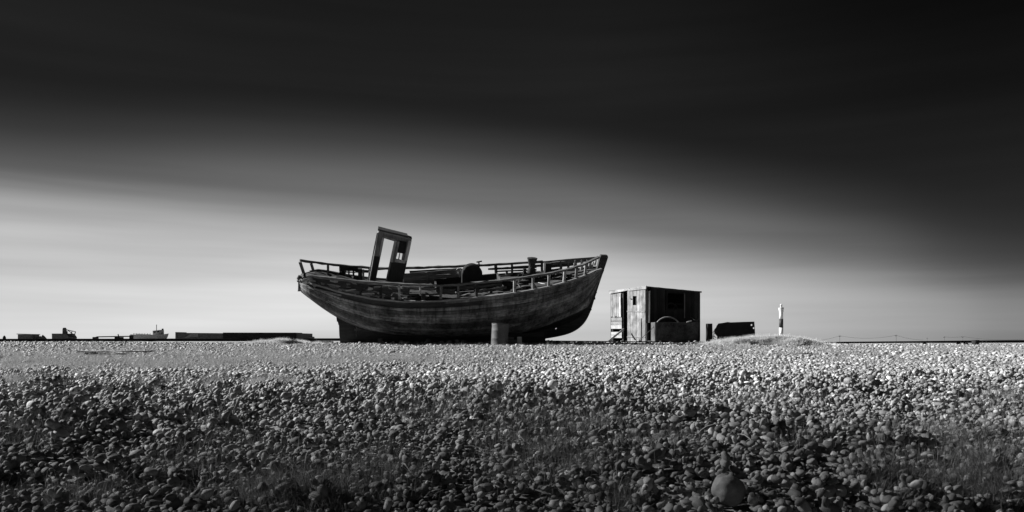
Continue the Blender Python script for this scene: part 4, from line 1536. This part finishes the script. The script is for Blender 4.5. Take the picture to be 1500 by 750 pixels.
# frame behind the left part (posts), the dark doorway stays open
for x in (896.5, 911.7, 920.0, 946.8):
    lw('frame_post', 'wood_dark_z', [(x - .9, 428), (x + .9, 428), (x + 1.0, 503), (x - .8, 503)], .08, -.10)
lw('frame_beam', 'wood_dark', [(895.5, 499.2), (948, 502.4), (948, 505.5), (895.5, 502.2)], .08, -.06)
# the boarded front with its window: five boards around the opening
fb = MB()
bx_ = [920.3, 924.6, 928.2, 933.9, 938.0, 942.3, 946.8]
for i in range(6):
    a, b = bx_[i] + .12, bx_[i + 1] - .12
    top = 425.3 - (a - 920) * .07
    bot = 500.4 + (a - 920) * .06 + random.uniform(-.5, .3)
    tn = [-.05, .1, -.1, .15, 0, -.2][i]
    ox = random.uniform(0, .01)
    parts_ = [(top, bot)]
    if i == 1: parts_ = [(top, bot)]
    if i == 2: parts_ = [(top, 433.6), (447.2, bot)]
    for (ya, yb) in parts_:
        q = [left_xz(a, ya), left_xz(b, ya - .3), left_xz(b, yb + .2), left_xz(a, yb)]
        fb.prism(q, [], lambda u, z, w: hfr(-.02 - ox - .024 + w, u, z), .024, tn)
fdoor = fb.build('door', M['pale_z'], hut)
lw('window', 'black', [(927.6, 433), (934.4, 432.6), (934.4, 447.6), (927.6, 447.8)], .01, -.06, parent=hut)
for y in (455.5, 493):
    lw('batten', 'pale_x', [(920.3, y), (946.5, y + .4), (946.5, y + 1.6), (920.3, y + 1.2)], .015, .058, tone=-.15, parent=fdoor)
lw('latch', 'black', [(925.4, 437.4), (927.4, 437.4), (927.4, 438.6), (925.4, 438.6)], .02, .06, parent=fdoor)
# pale fascia under the roof, in two broken lengths
lw('fascia', 'pale_x', [(894.6, 427), (908, 424.4), (921, 422.4), (925, 423.2), (925, 426.2), (921, 425.6), (908, 428), (894.8, 430.4)], .035, .05, tone=.2)
lw('fascia', 'pale_x', [(925.3, 422), (948.6, 418.4), (948.6, 423.4), (925.3, 426)], .035, .05, tone=.05)
# right (seaward) dark wall of vertical boards with an opening, one pale board edge at the corner
mb = MB()
n_b = 17
for i in range(n_b):
    a, b = 953 + (1025.2 - 953) * i / n_b, 953 + (1025.2 - 953) * (i + 1) / n_b
    top = 420.2 + (a - 948) * .098
    bot = 503.6 - (a - 948) * .01
    gaps = [(top, bot)]
    if 976 < (a + b) / 2 < 1001: gaps = [(top, 427.6), (453.5, bot)]
    for (ya, yb) in gaps:
        q = [right_xz(a + .08, ya), right_xz(b - .08, ya + .3), right_xz(b - .08, yb), right_xz(a + .08, yb)]
        ox = random.uniform(0, .015)
        mb.prism(q, [], lambda u, z, w: hfr(u, -ox - .024 + w, z), .024, random.uniform(-.4, .4))
mb.build('side_wall', M['wood_dark_z'], hut)
rw('window_frame', 'wood_dark_z', [(974.5, 426.4), (1002, 428.4), (1002, 454.2), (974.5, 454.2)], .03, .03, [[(977, 429), (999.8, 430.8), (999.8, 452), (977, 452)]], tone=-.5)
rw('window_bar', 'wood_dark_z', [(977, 444.5), (1000, 444.8), (1000, 446), (977, 445.8)], .02, .0, tone=-.4)
rw('edge_strip', 'wood_z', [(1000.8, 430), (1001.8, 430), (1001.6, 466), (1000.8, 466)], .02, .065, tone=.2)
rw('corner_strip', 'white_z', [(949.9, 426), (951.6, 426.2), (951.3, 473), (949.7, 473)], .03, .02, tone=.2)
rw('corner_board', 'wood_dark_z', [(948, 419.5), (949.3, 419.5), (949.3, 503), (948, 503)], .025, -.03)
rw('corner_board', 'wood_z', [(945.6, 473.5), (948.6, 473.5), (948.4, 503), (945.6, 503)], .025, .03, tone=-.3)
# hidden walls and floor close the box; a little daylight shows near the corner
bk = MB()
zt = HZT - .12
bk.box((ul * LL + ur * (RL / 2) + Vector((0, 0, zt / 2)))[:], (RL, .03, zt), Matrix.Rotation(th_, 3, 'Z'))
bk.box((ur * (RL - .02) + ul * (LL / 2) + Vector((0, 0, zt / 2)))[:], (.03, LL, zt - .08), Matrix.Rotation(th_, 3, 'Z'))
bk.build('back_wall', M['wood_dark_z'], hut)
fl = MB()
fl.box((ur * (RL / 2) + ul * (LL / 2) + Vector((0, 0, .06)))[:], (RL - .1, LL - .1, .05), Matrix.Rotation(th_, 3, 'Z'))
fl.build('floor', M['wood_dark'], hut)
# roof: falls a little to the right and to the back
rf = MB(.0)
zc_ = HZT
zr_ = right_xz(1026.3, 427)[1]
zl_ = left_xz(894.5, 426.2)[1]
ov = .06
cs_ = [hfr(-ov, -ov, zc_), hfr(RL + ov, -ov, zr_), hfr(RL + ov, LL + ov, zr_ + zl_ - zc_ ), hfr(-ov, LL + ov, zl_)]
# a roof of boards with a ragged, lumpy felt edge
n_g = 14
vs, fs = [], []
for i in range(n_g + 1):
    for j in range(n_g + 1):
        u, w = i / n_g, j / n_g
        p = cs_[0] * (1 - u) * (1 - w) + cs_[1] * u * (1 - w) + cs_[2] * u * w + cs_[3] * (1 - u) * w
        e = .012 if (i in (0, n_g) or j in (0, n_g)) else .008
        vs.append(p + Vector((random.gauss(0, e * .5), random.gauss(0, e * .5), random.gauss(0, e * .35))))
top_n = len(vs)
vs += [p - Vector((0, 0, .055)) for p in vs]
for i in range(n_g):
    for j in range(n_g):
        a = i * (n_g + 1) + j
        fs.append((a, a + n_g + 1, a + n_g + 2, a + 1))
        fs.append((a + top_n, a + 1 + top_n, a + n_g + 2 + top_n, a + n_g + 1 + top_n))
def edge(l):
    for a, b in zip(l[:-1], l[1:]): fs.append((a, b, b + top_n, a + top_n))
edge([j for j in range(n_g + 1)]); edge([n_g * (n_g + 1) + j for j in range(n_g + 1)])
edge([i * (n_g + 1) for i in range(n_g + 1)]); edge([i * (n_g + 1) + n_g for i in range(n_g + 1)])
rf.add(vs, fs)
rf.build('roof', M['wood_dark'], hut)
# machinery dimly seen in the opening: a hand winch standing inside the hut
wm = MB(.003)
c0 = Vector((HC.x, HC.y, HC.z)) + ur * 1.6 + ul * .4
wr = [Vector((.38 * math.cos(a), 0, .38 * math.sin(a))) for a in np.linspace(0, 2 * math.pi, 25)]
wm.tube(wr, .03, 8, close=False)
for k in range(3):
    an = k * 2.094 + .9
    wm.tube([(0, 0, 0), (.38 * math.cos(an), 0, .38 * math.sin(an))], .022, 6)
wm.tube([(0, -.05, 0), (0, .5, 0)], .07, 12)
wm.box((.0, .25, -.75), (.4, .5, .75))
o = wm.build('winch', M['rust_pale']); o.location = c0 + Vector((0, 0, 1.45)); o.rotation_euler = (0, 0, th_)
tag(o, 'rusty spoked winch wheel dimly visible inside the dark side opening of the hut', 'winch')

# rusty steel tank in front of the hut
TD = 32.2
def quadbox(name, mt, x0, x1, y0, y1, D, dep, rz, parent=None, jit=0.0, th=None):
    p, q = P(x0, y1, D), P(x1, y0, D)
    mb = MB(jit)
    w = (q.x - p.x) / math.cos(rz)
    mb.box((w / 2, dep / 2, (q.z - p.z) / 2), (w, dep, q.z - p.z))
    return mb, p
tk = thing('steel_tank', 'rust-stained open steel tank standing against the dark side of the hut', 'tank', P(960.5, 504, TD), R(9))
W_, H_, D_ = 1.64 * 1.173, .80 * 1.173, .55
def tbox(name, mt, c, s_, bevel=.006, **kw):
    mb = MB(kw.get('jit', 0.0)); mb.box(c, s_)
    return mb.build(name, M[mt], tk, bevel=bevel)
tbox('front_panel', 'rust_pale', (W_ / 2, 0, H_ / 2), (W_, .02, H_))
tbox('back_panel', 'rust', (W_ / 2, D_, H_ / 2), (W_, .02, H_))
tbox('end_panel', 'drum', (-.012, D_ / 2, H_ / 2), (.02, D_ - .03, H_ - .004))  # left end lighter than the right, sunlight put into its steel
tbox('end_panel', 'rust', (W_ + .012, D_ / 2, H_ / 2), (.02, D_ - .03, H_ - .004))
tbox('top_rim', 'rust', (W_ / 2, -.02, H_ - .02), (W_ + .05, .035, .03), .004)
tbox('sunlit_edge', 'drum', (-.0, -.025, H_ / 2), (.09, .03, H_ - .06), .004)  # lighter strip, sun on the left edge painted as colour
# hoop leaning between tank and hut
hpp = MB()
hc = P(979, 485.5, 32.48)
pts_ = [Vector(((.53 * 1.18) * math.cos(a), 0, (.53 * 1.18) * math.sin(a))) for a in np.linspace(0, 2 * math.pi, 41)]
hpp.tube(pts_, .032, 8, .2, close=False)
o = hpp.build('wheel_hoop', M['concrete'], smooth=True)
o.location = hc + Vector((0, 0, 0)); o.rotation_euler = (R(-6), 0, R(9))
tag(o, 'large curved iron hoop leaning behind the rusty steel tank beside the hut', 'hoop')
def rod(name, pts_, r, mt, label, cat, n=8):
    Q = [P(*p) for p in pts_]
    c = Q[0].copy()
    mb = MB(); mb.tube([q - c for q in Q], r, n)
    o = mb.build(name, M[mt]); o.location = c
    return tag(o, label, cat)
rod('cable', [(932, 501.5, 31.99), (940, 495, 31.93), (948, 488, 31.87), (958, 478.5, 31.99)], .012, 'rust_pale', 'thin slack cable slanting up from the ground to the hoop beside the hut', 'cable')
mb = MB(.003)
p, q = P(939.5, 506, 32.22), P(939.3, 466.5, 32.46)
mb.sweep([Vector(), q - p], .045, .05, (0, 1, 0), -.2)
o = mb.build('wooden_post', M['wood_z']); o.location = p
tag(o, 'thin upright stake leaning against the bleached front of the hut', 'post')
mb = MB(.003)
p, q = P(888, 502.5, 32.81), P(913.5, 482.2, 34.10)
mb.sweep([Vector(), q - p], .03, .09, (0, 0, 1), .1)
o = mb.build('plank', M['pale_x']); o.location = p
tag(o, 'pale plank propped at a slant against the left end of the hut', 'plank')
rod('hook_rod', [(1011, 464.5, 32.81), (1013.5, 465.5, 32.69), (1017, 468.5, 32.58), (1020.5, 470, 32.58), (1024.5, 466.8, 32.58)], .013, 'drum', 'thin bent metal rod sticking out above the right end of the steel tank', 'rod')
mb = MB(.003)
p = P(1006, 472.2, 32.63); q = P(1013, 470, 32.63)
mb.sweep([Vector(), q - p], .10, .04, (0, 0, 1), .3)
o = mb.build('board', M['white_z']); o.location = p
tag(o, 'short bright board lying on the rim of the steel tank', 'board')
block('concrete_block', 949.5, 955.5, 499.5, 505.5, 31.8, .22, 'concrete', 'small grey block on the shingle at the near corner of the hut', 'block', .012)
block('timber_baulk', 977, 1007, 502.5, 507.5, 31.6, .22, 'wood_dark', 'short dark baulk lying on the shingle in front of the steel tank')
block('timber_baulk', 1009, 1027, 501, 507.5, 31.7, .3, 'wood_dark', 'dark lump of timber at the right foot of the steel tank')

# upright steel pillar and the old boiler tank on the bank
mb = MB(.003)
p, q = P(1036, 504, 27.6), P(1043, 474, 27.6)
mb.box((0, 0, (q.z - p.z) / 2), (q.x - p.x, .16, q.z - p.z))
mb.sweep([(-.09, .0, .02), (-.09, .0, q.z - p.z)], .2, .02, (1, 0, 0), 0)
mb.sweep([(.05, -.09, .0), (.16, -.09, .02)], .04, .06, (0, 0, 1), 0)
o = mb.build('steel_pillar', M['black'], bevel=.006); o.location = Vector(((p.x + q.x) / 2, 27.6, p.z)); o.rotation_euler = (0, R(-1), .15)
tag(o, 'short upright black steel pillar between the hut and the boiler tank', 'pillar')
BD = 27.6
bt = thing('boiler_tank', 'black rusted tank with ragged left end and two round holes, on the straw bank', 'tank', P(1076, 503, BD), 0)
def bp(px, py): 
    p = P(px, py, BD) - P(1076, 503, BD)
    return (p.x, p.z)
hls = [[(bp(cx, cy)[0] + rr2 * math.cos(a), bp(cx, cy)[1] + rr2 * math.sin(a)) for a in np.linspace(0, 6.283, 12, endpoint=False)] for cx, cy, rr2 in ((1101, 476, .036), (1104.2, 480.6, .034))]
rag = [(1048, 503), (1050.5, 497), (1051, 493), (1048.5, 490), (1046.2, 486), (1046.6, 482.5), (1049, 480), (1049.8, 477.5), (1052.5, 473.8)]
outl = [bp(*q) for q in rag + [(1060, 472.8), (1066, 471.6), (1070, 472.2), (1090, 471.4), (1105, 471.0), (1107.2, 503)]]
mb = MB()
mb.prism(outl, hls, lambda a, b, w: Vector((a, w, b)), .03)
mb.build('front_plate', M['black'], bt)
# a short curved shell behind the plate
mb = MB()
shl = [(-.62 + i * .12, .03 + .0, 0) for i in range(2)]
n_a = 10
for xx0, xx1 in ((bp(1058, 0)[0], bp(1096, 0)[0]),):
    vs, fs = [], []
    for xx in (xx0, xx1):
        for k in range(n_a + 1):
            an = math.pi * (k / n_a) * .5
            r0 = .42
            for rad in (r0, r0 - .02):
                vs.append(Vector((xx, .03 + rad * math.sin(an) if k else .03, .30 + rad * math.cos(an))))
    w_ = (n_a + 1) * 2
    for k in range(n_a):
        a = k * 2
        fs.append((a, a + 2, a + 2 + w_, a + w_)); fs.append((a + 1, a + 3, a + 3 + w_, a + 1 + w_))
        fs.append((a, a + 1, a + 3, a + 2)); fs.append((a + w_, a + 1 + w_, a + 3 + w_, a + 2 + w_))
    fs.append((0, 1, 1 + w_, w_)); fs.append((w_ - 2, w_ - 1, 2 * w_ - 1, 2 * w_ - 2))
    mb.add(vs, fs)
mb.build('shell', M['rust'], bt)
sc2 = MB(.0)
for k in range(7):
    a = P(1043 + random.uniform(-.5, 4), 485 + k * 2.2, BD - .05) - P(1076, 503, BD)
    b = P(1045 + random.uniform(0, 5), 487 + k * 2.2 + random.uniform(-2, 2), BD - .02) - P(1076, 503, BD)
    sc2.tube([a, b], .014, 6)
sc2.build('torn_edge', M['rust_pale'], bt)

# ------------------------------------------------------------------ logs and planks on the shingle
def log(px0, px1, py, D, h, dep, mt, label, cat='log', tilt=0.0, name='log', up=0.0):
    a, b = (px0 - 750) / F * D, (px1 - 750) / F * D
    za, zb = float(gz(a, D)), float(gz(b, D))
    za = -(py - HZ) / F * D - h / 2; zb = za + tilt
    mb = MB(.006)
    c = Vector(((a + b) / 2, D, (za + zb) / 2))
    mb.sweep([Vector((a, D, za)) - c, Vector((b, D + .05, zb)) - c], dep, h, (0, 0, 1), random.uniform(-.1, .1), seg=.2)
    o = mb.build(name, M[mt]); o.location = c
    return tag(o, label, cat)
log(12, 33, 502.3, 30.5, .13, .25, 'wood_dark', 'thick dark log lying on the shingle at the far left below the long rail')
log(30, 76, 501.2, 31.0, .08, .2, 'wood_dark', 'long low dark timber right of the thick log at the far left')
log(100, 124, 500.5, 31.0, .10, .25, 'wood_dark', 'dark timber on the shingle under the tilted wreck on the left')
log(170, 194, 500.5, 31.5, .09, .25, 'wood_dark', 'dark timber on the shingle under the left end of the far pale boat')
log(335, 372, 502.2, 28.6, .06, .14, 'pale_x', 'weathered grey plank poking left out of the straw heap left of the boat', 'plank', .02, 'plank')
log(402, 424, 504.8, 27.9, .07, .2, 'wood_dark', 'dark log half buried at the foot of the straw heap left of the boat')
log(455, 487, 499.8, 30.0, .09, .2, 'wood_dark', 'dark log lying right of the straw heap, near the stern')
log(1169, 1202, 504.2, 25.6, .12, .22, 'wood_dark', 'dark thick log at the right foot of the large straw bank', tilt=-.06)
log(1174, 1195, 502.0, 25.9, .035, .16, 'pale_x', 'pale plank lying on top of the dark log by the straw bank', 'plank', 0, 'plank')
log(118, 222, 513.8, 19.0, .03, .30, 'pale_x', 'long pale board lying flat in the dry grass on the left', 'plank', 0, 'plank')
log(170, 182, 517.3, 17.4, .03, .12, 'pale_x', 'small pale board piece in the dry grass in front of the long pale board', 'plank', 0, 'plank')
log(125, 140, 516.2, 18.2, .05, .12, 'wood_dark', 'short dark stick beside the left end of the long pale board', 'plank', 0, 'plank')
log(1092, 1118, 501.4, 25.9, .05, .12, 'wood_dark', 'dark branch lying on top of the straw bank left of the lighthouse', tilt=.05)
# dark weedy clump right of the straw bank
wp = []
for _ in range(60):
    px = random.gauss(1181, 7); D = random.gauss(19.2, .18)
    x = (px - 750) / F * D
    wp.append((x, D, float(gz(x, D)), random.uniform(.5, .9), random.uniform(.3, .6)))
for (wpx, wD, wn, sx_) in ((1092, 25.9, 70, 6), (1120, 25.7, 60, 7), (1135, 25.9, 40, 5), (1180, 25.6, 60, 8), (427, 28.0, 40, 8)):  # dark tufts put in for the shaded hollows of the banks
    for _ in range(wn):
        px = random.gauss(wpx, sx_); D = random.gauss(wD, .12)
        x = (px - 750) / F * D
        wp.append((x, D, float(gz(x, D)), random.uniform(.6, 1.2), random.uniform(.4, .8)))
WEED = [tuft_mesh(140 + i, 60, .2, .16, .014, 1.0, 'weed') for i in range(3)]
grass_obj('weeds', 'dark weedy clump in the shingle, and dark tufts standing for shaded hollows in the straw banks', 'weeds', wp, WEED)

# ------------------------------------------------------------------ far things on the left
def far_base(px, D): return Vector(((px - 750) / F * D, D, float(gz((px - 750) / F * D, D)) - .05))
def fp(px, py, D, o): return P(px, py, D) - o

D1 = 120.0
# low pale crate
def far_solid(name, mt, poly, D, dep, parent_o, parent):
    mb = MB()
    mb.prism([((px - 750) / F * D - parent_o.x, (HZ - py) / F * D - parent_o.z) for px, py in poly], [], lambda a, b, w: Vector((a, w - dep / 2, b)), dep, random.uniform(-.1, .1))
    return mb.build(name, M[mt], parent)
o_ = far_base(42, D1)
bx = thing('storage_box', 'low grey storage box with an overhanging lid on the skyline at the far left', 'box', o_)
far_solid('body', 'far_dark', [(31.5, 490), (52.5, 490), (52.5, 500), (31.5, 500)], D1, 1.8, o_, bx)
far_solid('lid', 'far_mid', [(30.3, 488.8), (53.3, 489.4), (53.3, 490.2), (30.3, 489.8)], D1, 2.0, o_, bx)
o_ = far_base(60, D1)
mb = MB()
for (cx, cy, r_) in ((56, 494.5, .25), (59, 494, .3), (62.5, 492.9, .34), (64.5, 494, .25)):
    q = P(cx, cy, D1) - o_
    mb.tube([q + Vector((-.15, 0, -.3)), q + Vector((0, 0, .0)), q + Vector((.2, .1, -.3))], r_, 9, 0, jit=.03, radii=[r_ * .8, r_, r_ * .7])
o = mb.build('net_heap', M['far_dark'], smooth=True); o.location = o_
tag(o, 'low dark heap of nets beside the grey storage box on the left skyline', 'heap')
mb = MB(); o_ = far_base(6.5, D1)
q = P(6.3, 494, D1) - o_
mb.lathe([(.25, -.4), (.22, 0), (.12, .2), (.0, .3)], 12, (q.x, 0, q.z))
o = mb.build('bollard', M['black'], smooth=True); o.location = o_
tag(o, 'tiny dark bollard on the skyline at the very left edge', 'bollard')

# tilted wreck with a broken frame
o_ = far_base(94, D1)
wk = thing('wrecked_boat', 'small dark wrecked boat with a bent wheelhouse frame on the left skyline', 'boat', o_)
far_solid('hull', 'far_dark', [(82, 488.7), (103, 488.7), (107, 494), (106, 500), (82.3, 500)], D1, 2.2, o_, wk)
far_solid('engine', 'far_dark', [(92.7, 489), (92.9, 482), (93.8, 480.2), (95.3, 480), (96.2, 482), (96.4, 484.5), (97.8, 485.5), (98, 489)], D1, .5, o_, wk)
mb = MB()
for a, b in (((97.5, 483), (110.8, 486)), ((110.6, 486), (108.3, 494)), ((105.6, 485.5), (103.5, 489.5)), ((98.5, 483.3), (106, 488.5))):
    mb.tube([fp(*a, D1, o_), fp(*b, D1, o_)], .06, 6)
mb.build('wheelhouse_frame', M['far_dark'], wk)
# low trailer of bars
o_ = far_base(165, 70)
mb = MB()
mb.tube([fp(139, 494.8, 70, o_), fp(142, 493.4, 70, o_), fp(193, 492.6, 70, o_)], .05, 8)
mb.tube([fp(173, 489.5, 70, o_), fp(174.2, 495, 70, o_)], .05, 6)
mb.box(fp(174.5, 496.5, 70, o_)[:], (.6, .5, .35)); mb.box(fp(192.5, 495, 70, o_)[:], (.15, .5, .5)); mb.box(fp(140, 495.6, 70, o_)[:], (.3, .5, .25))
o = mb.build('boat_trailer', M['black']); o.location = o_
tag(o, 'low long boat trailer frame on the skyline left of the pale boat', 'trailer')
# pale fishing boat
D2 = 150.0
o_ = far_base(220, D2)
fb2 = thing('fishing_boat', 'small pale fishing boat with a wheelhouse and mast on the left skyline', 'boat', o_)
mb = MB()
HSX = [194.5, 200, 210, 222, 234, 242, 247]
HST = [489.8, 490, 490.4, 490.8, 490.2, 489.6, 488.6]
HSB = [1.0, 1.25, 1.35, 1.35, 1.15, .6, .05]
rings = []
for x_, t__, b_2 in zip(HSX, HST, HSB):
    zt_ = (HZ - t__) / F * D2 - o_.z; xx_ = (x_ - 750) / F * D2 - o_.x
    kx = -0.55 * (x_ - 234) / 13 if x_ > 234 else 0
    rings.append([Vector((xx_, -b_2, zt_)), Vector((xx_ + kx * .4, -b_2 * .9, zt_ - .7)), Vector((xx_ + kx, -b_2 * .2, zt_ - 1.3)), Vector((xx_ + kx, b_2 * .2, zt_ - 1.3)), Vector((xx_ + kx * .4, b_2 * .9, zt_ - .7)), Vector((xx_, b_2, zt_)), Vector((xx_, 0, zt_ - .15))])
vs = [p for r_ in rings for p in r_]; fs = []
for i in range(len(rings) - 1):
    for k in range(7): fs.append((i * 7 + k, i * 7 + (k + 1) % 7, (i + 1) * 7 + (k + 1) % 7, (i + 1) * 7 + k))
fs += [tuple(range(7)), tuple((len(rings) - 1) * 7 + k for k in range(7))]
mb.add(vs, fs); mb.build('hull', M['grey_far'], fb2)
far_solid('wheelhouse', 'grey_far', [(226.2, 484.6), (237.6, 483.2), (237.8, 490.5), (226.6, 490.8)], D2, 1.5, o_, fb2)
far_solid('window', 'black', [(228, 485.8), (230.6, 485.5), (230.6, 487.2), (228, 487.4)], D2, 1.56, o_, fb2)
far_solid('window', 'black', [(232.4, 485.2), (236, 484.8), (236, 486.8), (232.4, 487)], D2, 1.56, o_, fb2)
mb = MB(); mb.tube([fp(229.3, 484, D2, o_), fp(229.3, 475.5, D2, o_)], .06, 6); mb.box(fp(238.3, 482.3, D2, o_)[:], (.3, .2, .25)); mb.tube([fp(237.6, 483.3, D2, o_), fp(238.4, 482.3, D2, o_)], .04, 5)
mb.build('mast', M['black'], fb2)
mb = MB()
for px in range(196, 221, 4): mb.tube([fp(px, 490.5, D2, o_), fp(px, 488.2, D2, o_)], .04, 5)
mb.tube([fp(195, 488.8, D2, o_), fp(220, 489.6, D2, o_)], .03, 5)
mb.build('railing', M['black'], fb2)
far_solid('cargo', 'far_dark', [(201, 489.6), (223, 490.2), (223, 496), (200, 496)], D2, 1.0, o_, fb2)
# long low dark shed row
D3 = 90.0
o_ = far_base(360, D3)
sd_o = thing('long_shed', 'very long low dark shed on the skyline left of the big boat', 'shed', o_)
far_solid('wall', 'far_dark', [(264.5, 487.6), (333, 488.2), (333, 500), (264.5, 500)], D3, 2.5, o_, sd_o)
far_solid('wall', 'black', [(333.1, 487.3), (438, 487.4), (438, 500), (333.1, 500)], D3, 2.8, o_, sd_o)
far_solid('wall', 'far_dark', [(438.1, 488.2), (454, 488.6), (454, 493), (457, 493.4), (457, 500), (438.1, 500)], D3, 2.3, o_, sd_o)
far_solid('end_cap', 'far_dark', [(264.2, 486.6), (266.2, 486.6), (266.2, 500), (264.2, 500)], D3, 2.7, o_, sd_o)
mb = MB()
mb.prism([(fp(277, 495, D3, o_).x, fp(0, 495, D3, o_).z), (fp(286.5, 489, D3, o_).x, fp(0, 488.9, D3, o_).z), (fp(297, 488.6, D3, o_).x, fp(0, 488.6, D3, o_).z), (fp(297, 493.2, D3, o_).x, fp(0, 493.2, D3, o_).z)], [], lambda a, b, w: Vector((a, -1.34 + w, b)), .06)
mb.build('pale_panel', M['far_mid'], sd_o)

# ------------------------------------------------------------------ lighthouse
LD = 860.0
lo = Vector(((1144.3 - 750) / F * LD, LD, (HZ - 497) / F * LD - 1))
lh = thing('lighthouse', 'tall slim white lighthouse with one broad black band, far beyond the straw bank', 'lighthouse', lo)
H = lambda py: (HZ - py) / F * LD - lo.z
px1_ = LD / F
def lath(name, mt, prof, n=28, smooth=True):
    mb = MB(); mb.lathe(prof, n)
    return mb.build(name, M[mt], lh, smooth=smooth)
lath('plinth', 'lh_black', [(3.0 * px1_ / 1, -3), (3.05 * px1_, H(494.2)), (2.95 * px1_, H(493.6))])
lath('tower', 'lh_white', [(2.9 * px1_, H(493.6)), (2.85 * px1_, H(479.9))])
lath('band', 'lh_black', [(2.92 * px1_, H(479.9)), (2.85 * px1_, H(467.3))])
lath('tower', 'lh_white', [(2.8 * px1_, H(467.3)), (2.65 * px1_, H(461)), (2.7 * px1_, H(458)), (3.0 * px1_, H(455.5)), (3.5 * px1_, H(453.4)), (3.7 * px1_, H(452.2)), (3.7 * px1_, H(451.6)), (0, H(451.6))])
lath('gallery', 'grey_far', [(3.9 * px1_, H(451.5)), (4.0 * px1_, H(450.6)), (3.9 * px1_, H(450.5)), (3.8 * px1_, H(451.5))])
lath('lantern', 'grey_far', [(1.35 * px1_, H(451.6)), (1.35 * px1_, H(447.6)), (0, H(447.6))])
lath('lantern_base', 'lh_white', [(1.7 * px1_, H(451.6)), (1.65 * px1_, H(449.8)), (1.4 * px1_, H(449.7))])
lath('dome', 'lh_white', [(1.8 * px1_, H(447.6)), (1.6 * px1_, H(446.6)), (1.0 * px1_, H(445.7)), (.25 * px1_, H(445.3)), (0, H(444.6))])
for k in range(2):
    mb = MB(); mb.box((1.4 - k * 2.6, -2.98 * px1_ * .9, H(456 if k == 0 else 489)), (.7, .5, 1.3))
    mb.build('window', M['lh_black'], lh)

# ------------------------------------------------------------------ utility poles and wires
PL = [(1230, 490.8, 300, 'leftmost of the thin utility poles on the right skyline'), (1312.5, 490.0, 300, 'second thin utility pole from the left on the right skyline'),
      (1358, 494.3, 420, 'small pole third from the left on the right skyline'), (1383, 492.4, 330, 'thick short pole fourth from the left on the right skyline'),
      (1410, 492.0, 330, 'rightmost utility pole on the right skyline')]
tops = []
for px, py, D, lab in PL:
    b = far_base(px, D)
    tp_ = P(px, py, D)
    pl = thing('utility_pole', lab, 'utility pole', b, group='utility poles on the right skyline')
    mb = MB(); mb.tube([Vector((0, 0, 0)), tp_ - b], .11, 8)
    mb.build('pole', M['wood_z'], pl)
    mb = MB(); mb.sweep([tp_ - b + Vector((-.55, 0, -.5)), tp_ - b + Vector((.55, 0, -.5))], .12, .12, (0, 0, 1), 0)
    mb.build('crossarm', M['wood_x'], pl)
    tops.append(tp_)
for (p, q, sag, lab) in ((P(1185, 498.5, 300), tops[0], .5, 'thin wire falling left from the leftmost utility pole'), (tops[0], tops[1], 1.1, 'thin sagging wire between the two leftmost utility poles'),
                         (tops[1], P(1352, 497, 300), .4, 'thin wire running right from the second utility pole'), (tops[3], tops[4], .3, 'thin wire between the two rightmost utility poles'),
                         (tops[4], P(1500, 495.6, 330), .8, 'thin wire running right from the rightmost utility pole')):
    mb = MB()
    mb.tube([p.lerp(q, i / 10) - p - Vector((0, 0, .3 + sag * 4 * (i / 10) * (1 - i / 10))) for i in range(11)], .035, 5)
    o = mb.build('overhead_wire', M['black']); o.location = p
    tag(o, lab, 'wire')
print('script', time.time() - T0)
